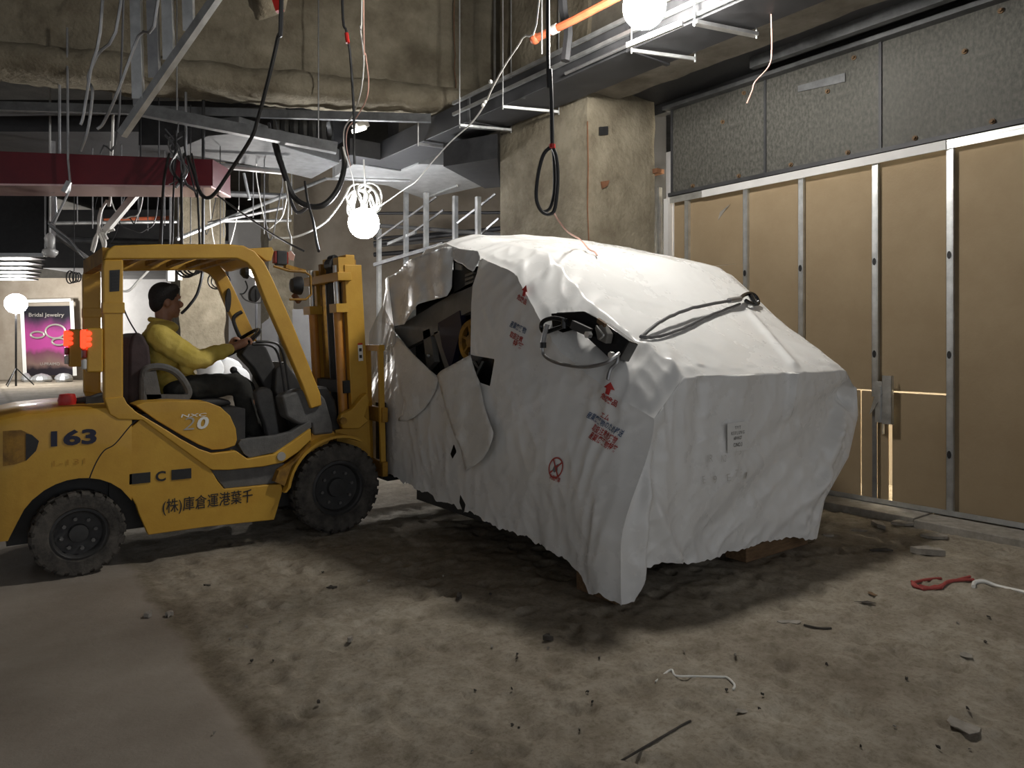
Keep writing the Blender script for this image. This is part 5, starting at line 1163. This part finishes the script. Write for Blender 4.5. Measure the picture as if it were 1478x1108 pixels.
for k, (x, y0_, y1_) in enumerate(((236, 268, 362), (262, 262, 360), (284, 262, 362), (250, 290, 366))):
    wire('hanging_cable', ('straight black cable hanging to the roof of the guard beside the red beam end', 'black cable bowed over the red beam end', 'black cable slanting from the red beam end to the guard roof', 'short black cable curling on the guard roof')[k], 'cable',
         [up_to(W((244, 266, 277, 255)[k], 228, 8.2), 3.47), up_to(W((244, 266, 277, 255)[k], 228, 7.98), 3.515), up_to(W((244, 266, 277, 255)[k], 228, 7.84), 3.49), W(lerp((244, 266, 277, 255)[k], x, .6), 244, 7.7), W(x, y0_, 7.35), W(x+(-3, 0, 3, -1)[k], lerp(y0_, y1_, .6), 6.5), up_to(W(x+(-5, 0, 5, -3)[k], y1_, 5.45), 2.1)], .014 if k < 2 else .010, 'cable')
cl_ = thing('cable_clump', 'tangled clump of cut cables at the end of the red beam', 'cables', W(256, 215, 7.7))
obj('tie_wire', MB().tube([W(256, 216, 7.62), W(254, 200, 7.68), lerp(sc0, sc1, .188)-Vector((0, 0, .055))], .006, 6), 'cablegrey', cl_)
for k in range(7):
    P = [W(245+random.uniform(-10, 25), 195+random.uniform(-10, 10), 7.7), W(255+random.uniform(-12, 12), 215, 7.6), W(258+random.uniform(-20, 20), 245, 7.5), W(260+random.uniform(-24, 24), 270+random.uniform(-10, 16), 7.4)]
    obj('cut_cable', MB().tube(spline(P), .008+.006*(k % 2), 6), ('cablegrey', 'cable', 'steel')[k % 3], cl_, smooth=True)
# bright white cables above the rear of the guard
wc = thing('white_cable_bundle', 'bundle of white cables hanging bright above the rear of the guard', 'cables', W(142, 330, 8.6))
for P in ([(168, -32), (160, 270), (154, 289), (146, 305), (142, 330), (138, 352), (134, 364)], [(142, 335), (148, 350), (150, 362)], [(144, 332), (136, 345), (132, 362)], [(200, 280), (178, 305), (155, 330), (143, 336)], [(165, 331), (152, 336), (155, 345)], [(146, 300), (142, 322), (152, 350), (146, 368)], [(140, 375), (150, 395), (152, 410)]):
    obj('white_cable', MB().tube(spline([W(a, b, 8.8) for a, b in P]), .016, 6), 'wirewhite', wc, smooth=True)
obj('conduit_pipe', MB().bar(W(203, 272, 8.8), W(152, 333, 8.8), .07, .07), 'wirewhite', wc)
tp = thing('bent_hanger_rod', 'bent thin rods and a hook dangling from the red beam', 'rod', W(80, 300, 7.6))
for P in ([(97, 40), (98, 230), (101, 262), (100, 275), (88, 300), (78, 322), (70, 320)], [(80, 284), (81, 310), (74, 322)], [(70, 322), (100, 345), (122, 372)], [(72, 326), (95, 345), (112, 362)]):
    obj('rod', MB().tube([W(a, b, 7.6) for a, b in P], .012, 6), 'steel', tp)
obj('clip', MB().bar(W(92, 277, 7.55), W(100, 262, 7.55), .03, .05), 'stud', tp)
bt = W(72, 348, 9)
bg = thing('hanging_bag', 'clear plastic bag hanging from a rail beside the black panel', 'bag', bt)
m = MB(); m.ball(bt, (.06, .06, .11), 14, 10); m.ball(bt-Vector((0, 0, .14)), (.09, .09, .06), 12, 8); m.tube([bt+Vector((0, 0, .1)), up_to(bt)], .012); m.v = [p+Vector((noise.noise(p*14), noise.noise(p*14+Vector((4, 0, 0))), 0))*.02 for p in m.v]
obj('film', m, 'clearplastic', bg, smooth=True)
# pipes and trays in the far left ceiling
FARP = [((75, 322, 11), (420, 318, 13), .03, 'stud', 'pale far pipe crossing behind the cable bundle'), ((150, 318, 12), (300, 312, 12.6), .035, 'orangepipe', 'thin orange pipe above the far bulkhead'),
        ((90, 268, 11), (425, 284, 12), .05, 'ductgrey', 'grey conduit level with the red beam end'), ((305, 238, 9.4), (410, 248, 9.6), .04, 'stud', 'pale pipe stub running out of the red beam end'),
        ((255, 345, 10.5), (470, 258, 12.5), .03, 'stud', 'slanting pale conduit rising to the branch duct'), ((300, 322, 11), (408, 300, 11.4), .025, 'steel', 'short slanted rod below the pale conduit'),
        ((60, 345, 13), (330, 352, 13.4), .06, 'ductgrey', 'broad grey pipe over the dark bulkhead'), ((75, 335, 10), (130, 375, 10.2), .03, 'steel', 'slanted strut behind the bent rods'),
        ((360, 288, 10), (352, 250, 10), .02, 'stud', 'short pale rod above the slanting conduit')]
for a, b, r, m_, lab in FARP: obj('ceiling_pipe', MB().tube([W(*a), W(*b)], r, 8), m_, smooth=True, label=lab, cat='pipe')
for k in range(16):
    x = 110+k*21+random.uniform(-6, 6); t = random.uniform(9.5, 13); p = below(x, random.uniform(300, 345), t)
    obj('hanger_rod', MB().tube([p, hang(p)], .008, 6), 'steel', label='thin threaded rod hanging from the slab among the far pipes', cat='rod', group='threaded rods among the far pipes')
# loops of cable hanging over the white hoarding
for (cx_, cy_, r, t, lab) in ((107, 400, 9, 11, 'small coil of black cable left of the rear post'), (275, 384, 16, 8.5, 'black cable loops drooping under the guard roof'), (318, 405, 12, 9, 'thin wire coil on the far sprayed column')):
    cc = thing('cable_coil', lab, 'cable', W(cx_, cy_, t))
    for k in range(4):
        n = 18; rr = r*(1-.1*k); obj('coil', MB().tube([W(cx_+k*4-6+rr*math.cos(2*PI*i/n)*(.6 if cy_ == 400 else 1), cy_+rr*math.sin(2*PI*i/n), t+.03*k) for i in range(n)], .012 if cy_ == 384 else .009, 6, True), 'cable', cc, smooth=True)
    obj('hook_wire', MB().tube([W(cx_, cy_-r, t), (up_to(W(cx_, cy_-r, t), 4.25) if t < 9 else hang(W(cx_, cy_-r, t)))], .006, 6), 'cable', cc)
wire('hanging_cable', 'black cable swinging past the driver\'s face in front of the far column', 'cable', [up_to(W(294, 300, 8.5)), W(293, 340, 8.5), W(292, 382, 8.5), W(291, 400, 8.4), W(284, 425, 8.3), W(272, 442, 8.2), W(262, 452, 8.2)], .018, 'cable')
wire('hanging_wire', 'white wire drooping behind the rear post', 'wire', [W(222, 382, 12), W(200, 405, 12), W(188, 418, 12), W(178, 420, 12), W(165, 415, 12)], .02, 'wirewhite')
wire('hanging_wire', 'thin grey wire sagging over the white hoarding', 'wire', [W(176, 440, 14), W(186, 462, 14), W(198, 482, 14), W(210, 500, 14)], .014, 'cablegrey')
jb = W(246, 395, 11.3)
jx = thing('junction_box', 'small white electrical box hung over the far hoarding', 'junction box', jb)
obj('case', MB().bar(jb-Vector((0, 0, .12)), jb+Vector((0, 0, .10)), .13, .10), 'emit_small', jx) if False else obj('case', MB().bar(jb-Vector((0, 0, .12)), jb+Vector((0, 0, .10)), .13, .10), 'decalwhite', jx)
obj('side_plate', MB().bar(jb-Vector((-.12, .09, .10)), jb+Vector((.12, -.09, .02)), .03, .06), 'decalwhite', jx); obj('stem', MB().tube([jb, hang(jb)], .02, 6), 'steel', jx)
# metal posts beyond the load, with braces
for k, (x, t, yt) in enumerate(((547, 13, 330), (586, 12.6, 270), (615, 12.2, 278), (657, 11.8, 283), (690, 11.4, 284))):
    p = W(x, 494, t); z = CH+(HY-yt)/FPX*t
    obj('stud_post', MB().box((p.x-.035, p.y-.035, 0), (p.x+.035, p.y+.035, z)), 'stud', label=('galvanised post standing directly behind the mast', 'galvanised post just right of the globe lamp', 'galvanised post under the corner of the branch duct', 'galvanised post behind the torn top corner of the load', 'galvanised post nearest the big sprayed column')[k], cat='post', group='galvanised posts behind the load')
for a, b, lab in (((545, 345, 12.8), (630, 284, 12.4), 'upper'), ((590, 340, 12.5), (640, 303, 12.2), 'middle'), ((660, 322, 11.7), (715, 280, 11.5), 'right hand'), ((655, 372, 11.7), (720, 315, 11.4), 'low dark')):
    obj('diagonal_brace', MB().bar(W(*a), W(*b), .03, .03), 'steel', label='thin %s diagonal brace between the galvanised posts' % lab, cat='brace')
obj('frame_rail', MB().bar(W(540, 382, 12.6), W(640, 352, 12.0), .05, .06), 'ductgrey', label='pale rail sloping behind the mast to the posts', cat='rail')
obj('frame_rail', MB().bar(W(560, 352, 13), W(600, 335, 12.4), .04, .05), 'stud', label='short bright rail below the globe lamp', cat='rail')
for k in range(6):
    y = 318+k*9+random.uniform(-5, 5); obj('pipe_run', MB().tube([W(540, y+random.uniform(-12, 22), 14+k*.3), W(730, y+random.uniform(-14, 14), 13.4+k*.3)], .03+.01*(k % 3), 8), ('duct', 'walldark', 'duct')[k % 3], smooth=True, label='dim pipe in the bank of pipes behind the galvanised posts', cat='pipe', group='pipe bank behind the galvanised posts')
# ================================================================== POSTER AND BACKGROUND ITEMS
PT = 27.6
po = thing('poster_lightbox', 'tall pink and black framed Bridal Jewelry poster on the far wall', 'poster', W(70, 548, PT))
def PP(px, py, d=0): return W(px, py, PT-d)
def poster_mat():
    m = mat('poster', (.02, .018, .025)); nt = m.node_tree; N = nt.nodes; L = nt.links; b = N['Principled BSDF']; b.inputs['Roughness'].default_value = .3
    tc = N.new('ShaderNodeTexCoord'); sx = N.new('ShaderNodeSeparateXYZ'); L.new(tc.outputs['Generated'], sx.inputs[0])
    n = N.new('ShaderNodeTexNoise'); n.inputs['Scale'].default_value = 3; n.inputs['Detail'].default_value = 3; L.new(tc.outputs['Generated'], n.inputs['Vector'])
    ad = N.new('ShaderNodeMath'); ad.operation = 'MULTIPLY_ADD'; ad.inputs[1].default_value = .22; L.new(n.outputs['Fac'], ad.inputs[0]); L.new(sx.outputs['Z'], ad.inputs[2])
    r = N.new('ShaderNodeValToRGB'); e = r.color_ramp.elements; e[0].position = .0; e[0].color = (.012, .012, .02, 1); e[1].position = 1.0; e[1].color = (.015, .015, .02, 1)
    for p, c in ((.2, (.02, .015, .02)), (.28, (.22, .14, .12)), (.42, (.16, .06, .09)), (.5, (.42, .06, .26)), (.72, (.38, .06, .24)), (.9, (.06, .03, .06)), (.96, (.015, .015, .02))):
        q = e.new(p); q.color = (*c, 1)
    L.new(ad.outputs[0], r.inputs['Fac']); L.new(r.outputs['Color'], b.inputs['Base Color'])
poster_mat()
obj('print', MB().push([PP(33, 442), PP(102, 441), PP(107, 541), PP(37, 542)], bk*.03), 'poster', po)
obj('frame', MB().bar(PP(31, 436, .05), PP(36, 544, .05), .12, .12).bar(PP(103, 434, .05), PP(108, 542, .05), .12, .12).bar(PP(30, 435, .05), PP(104, 433, .05), .16, .12), 'decalwhite', po)
def pm(px, py): a = PP(px, py, .06); return lambda u, v: a+Vector((RX, RY, 0))*u+Vector((0, 0, v))
text_on('poster_lettering', 'Bridal Jewelry', 'decalgrey', po, pm(67, 455), 1.35, .19, .01); text_on('poster_lettering', 'THE  EXPO 2F', 'decalgrey', po, pm(70, 461), .95, .06, .0) if False else None
text_on('poster_lettering', 'U-PRAIMO', 'decalgrey', po, pm(72, 525), .75, .11, .0)
for (x, y, r, ry_) in ((80, 478, .38, .26), (54, 483, .26, .12), (85, 493, .26, .13)):
    c = PP(x, y, .07); obj('ring_picture', MB().tube([c+Vector((RX, RY, 0))*r*math.cos(2*PI*k/24)+Vector((0, 0, ry_*math.sin(2*PI*k/24))) for k in range(24)], .035, 6, True), 'decalgrey', po)
for k, (x, w_) in enumerate(((60, 28), (92, 24), (38, 14))):
    p = W(x, 545, 26.5); m = MB(); m.ball((p.x, p.y, .08), (w_/FPX*13, .3, .22), 12, 6); m.v = [Vector((q.x, q.y, max(0, q.z)))+Vector((0, 0, .12))*max(0, noise.noise(q*3)) for q in m.v]
    obj('foil_heap', m, 'ductbright', label=('crumpled foil heap below the middle of the poster', 'low foil heap below the poster corner', 'small foil heap by the lamp stand')[k], cat='foil heap')
for k, (x, y, t, r) in enumerate(((303, 535, 9.2, (.16, .14, .2)), (328, 540, 9.6, (.2, .16, .22)), (318, 556, 9.0, (.3, .2, .12)), (345, 552, 9.4, (.14, .14, .2)))):
    p = W(x, y, t); m = MB(); m.ball((p.x, p.y, max(p.z, r[2])), r, 14, 10); m.v = [q+Vector((noise.noise(q*5), noise.noise(q*5+Vector((3, 0, 0))), noise.noise(q*5+Vector((0, 3, 0)))))*.05 for q in m.v]
    obj('white_sack', m, 'bag', smooth=True, angle=180, label=('upright white sack heaped behind the steering wheel', 'leaning white sack behind the dashboard', 'flat white sack at the bottom of the heap', 'small white sack at the end of the heap')[k], cat='sack')
obj('stack_platform', MB().box((W(322, 494, 9.4).x-.6, W(322, 494, 9.4).y-.3, 0), (W(322, 494, 9.4).x+.55, W(322, 494, 9.4).y+.5, .78)), 'debris', label='low platform carrying the white sacks behind the forklift', cat='platform')
# ================================================================== FLOOR DEBRIS
def gpt(px, py): p = on_z(px, py, 0); return Vector((p.x, p.y, floor_z(p.x, p.y)))
def gline(pts, r): return [gpt(*p)+Vector((0, 0, r*.8)) for p in pts]
random.seed(5)
for k in range(8):
    x0 = random.uniform(110, 420); x1 = x0+random.uniform(-70, 70); t = random.uniform(9, 12.5); y0 = random.uniform(255, 300); y1 = random.uniform(300, 350); sag = random.uniform(10, 50)
    wire('loose_wire', 'thin loose wire drooping among the far pipes', 'wire', [hang(below(x0, y0, t)), below(x0, y0, t), below(lerp(x0, x1, .35), max(y0, y1)+sag*.7, t), below(lerp(x0, x1, .7), max(y0, y1)+sag*.6, t), below(x1, y1, t), below(x1+8, y1-40, t)], .008, random.choice(['wirewhite', 'cablegrey', 'cable']), 5, None, 'loose wires among the far pipes')
rr = thing('red_rope', 'tangled red rope lying on the floor near the kerb', 'rope', gpt(1350, 840))
obj('strand', MB().tube(spline(gline([(1358, 832), (1340, 835), (1318, 842), (1325, 849), (1355, 850), (1370, 840), (1405, 836)], .012)), .009), 'ropered', rr, smooth=True)
obj('strand', MB().tube(spline(gline([(1316, 841), (1332, 851), (1350, 845), (1358, 850), (1366, 842), (1400, 832)], .012)), .008), 'ropered', rr, smooth=True)
obj('strand', MB().tube(spline(gline([(1326, 845), (1345, 847), (1362, 846)], .02)), .010), 'ropered', rr, smooth=True)
wire('white_tube', 'bent white plastic tube lying beside the red rope', 'tube', gline([(1405, 848), (1407, 840), (1420, 840), (1440, 843), (1478, 856), (1500, 862)], .012), .012, 'wirewhite')
wire('floor_wire', 'thin pale wire with a bent end lying before the load', 'wire', gline([(946, 977), (968, 966), (975, 973), (1000, 974), (1040, 977), (1050, 979), (1060, 988), (1058, 994)], .005), .005, 'wirewhite')
wire('floor_wire', 'thin dark wire lying in the foreground dust', 'wire', gline([(868, 1104), (900, 1090), (930, 1078), (960, 1060), (985, 1045), (997, 1040)], .004), .004, 'debrisdark')
wire('floor_wire', 'short straight wire lying among the paint flakes', 'wire', gline([(1160, 903), (1180, 905), (1200, 906)], .006), .006, 'debrisdark')
def flake(px, py, w_, h_, m, label, cat, thick=.002, grp=None):
    c = gpt(px, py); s = c.xy.length/FPX; n = 9; ph = random.random()*6
    P = []
    for k in range(n):
        a = 2*PI*k/n+ph*.1; r = random.uniform(.4, 1)
        u = w_/2*s*r*math.cos(a); v = h_/2*s*r*math.sin(a)*2.4
        P.append(c+Vector((RX, RY, 0))*u+Vector((FX, FY, 0))*v+Vector((0, 0, random.uniform(.0, .008)+.002)))
    obj('debris_chip' if cat == 'debris' else 'paper_flake', MB().push(P, (0, 0, thick)), m, label=label, cat=cat, group=grp)
flake(1140, 898, 40, 7, 'debris', 'long pale plaster flake before the lifted load', 'flake')
flake(1250, 870, 36, 6, 'debrisdark', 'dark flat chip between the load and the red rope', 'flake')
flake(1258, 855, 14, 8, 'wood', 'small brown crumb lying beside the dark flat chip', 'flake')
flake(1392, 946, 24, 7, 'debris', 'pale flake lying in the right foreground', 'flake')
flake(1390, 1048, 46, 18, 'debris', 'large torn paper flake in the right foreground', 'flake')
flake(1070, 1023, 26, 8, 'debris', 'pale paper scrap before the bent wire', 'flake')
flake(1305, 757, 34, 10, 'debris', 'broken board scrap lying against the kerb', 'flake', .02)
flake(1268, 760, 16, 16, 'debris', 'grey board offcut lying under the lit slit', 'flake', .03)
flake(1240, 762, 30, 7, 'debris', 'thin board scrap lying near the load and the kerb', 'flake', .012)
flake(1350, 775, 40, 10, 'debris', 'broken plaster pieces along the kerb edge', 'flake', .02)
flake(1340, 798, 46, 14, 'debris', 'heaped plaster lump in the shadow near the kerb', 'flake', .04)
flake(1270, 795, 40, 5, 'debrisdark', 'dark stick in the shadow near the kerb', 'flake', .012)
flake(1195, 772, 26, 5, 'debris', 'thin pale offcut in the shadow beside the timber', 'flake', .012)
flake(790, 923, 20, 6, 'debrisdark', 'dark splinter lying before the near timber', 'flake', .02)
flake(662, 862, 10, 12, 'debrisdark', 'curled dark leaf-like scrap before the forklift load', 'flake', .02)
flake(479, 847, 18, 4, 'debrisdark', 'short brown stick on the dust before the front wheel', 'flake', .012)
flake(300, 842, 14, 5, 'debrisdark', 'small brown stick near the slab joint', 'flake', .01)
flake(214, 890, 14, 7, 'debris', 'pale stone chip left of the slab joint', 'flake', .02)
flake(245, 888, 12, 8, 'debris', 'pale lump on the slab joint', 'flake', .02)
flake(505, 925, 8, 6, 'debris', 'small pale pebble amid the footprints', 'flake', .02)
random.seed(21)
for k in range(48):
    px = random.uniform(260, 1470); py = random.uniform(820, 1100)
    if 780 < px < 1250 and py < 900: continue
    flake(px, py, random.uniform(3, 6.5), random.uniform(1.5, 3), random.choice(['debrisdark', 'debris', 'debrisdark']), 'small loose chip of dirt or plaster on the dusty floor', 'debris', random.uniform(.003, .009), 'loose chips on the floor')
bpy.context.view_layer.update()
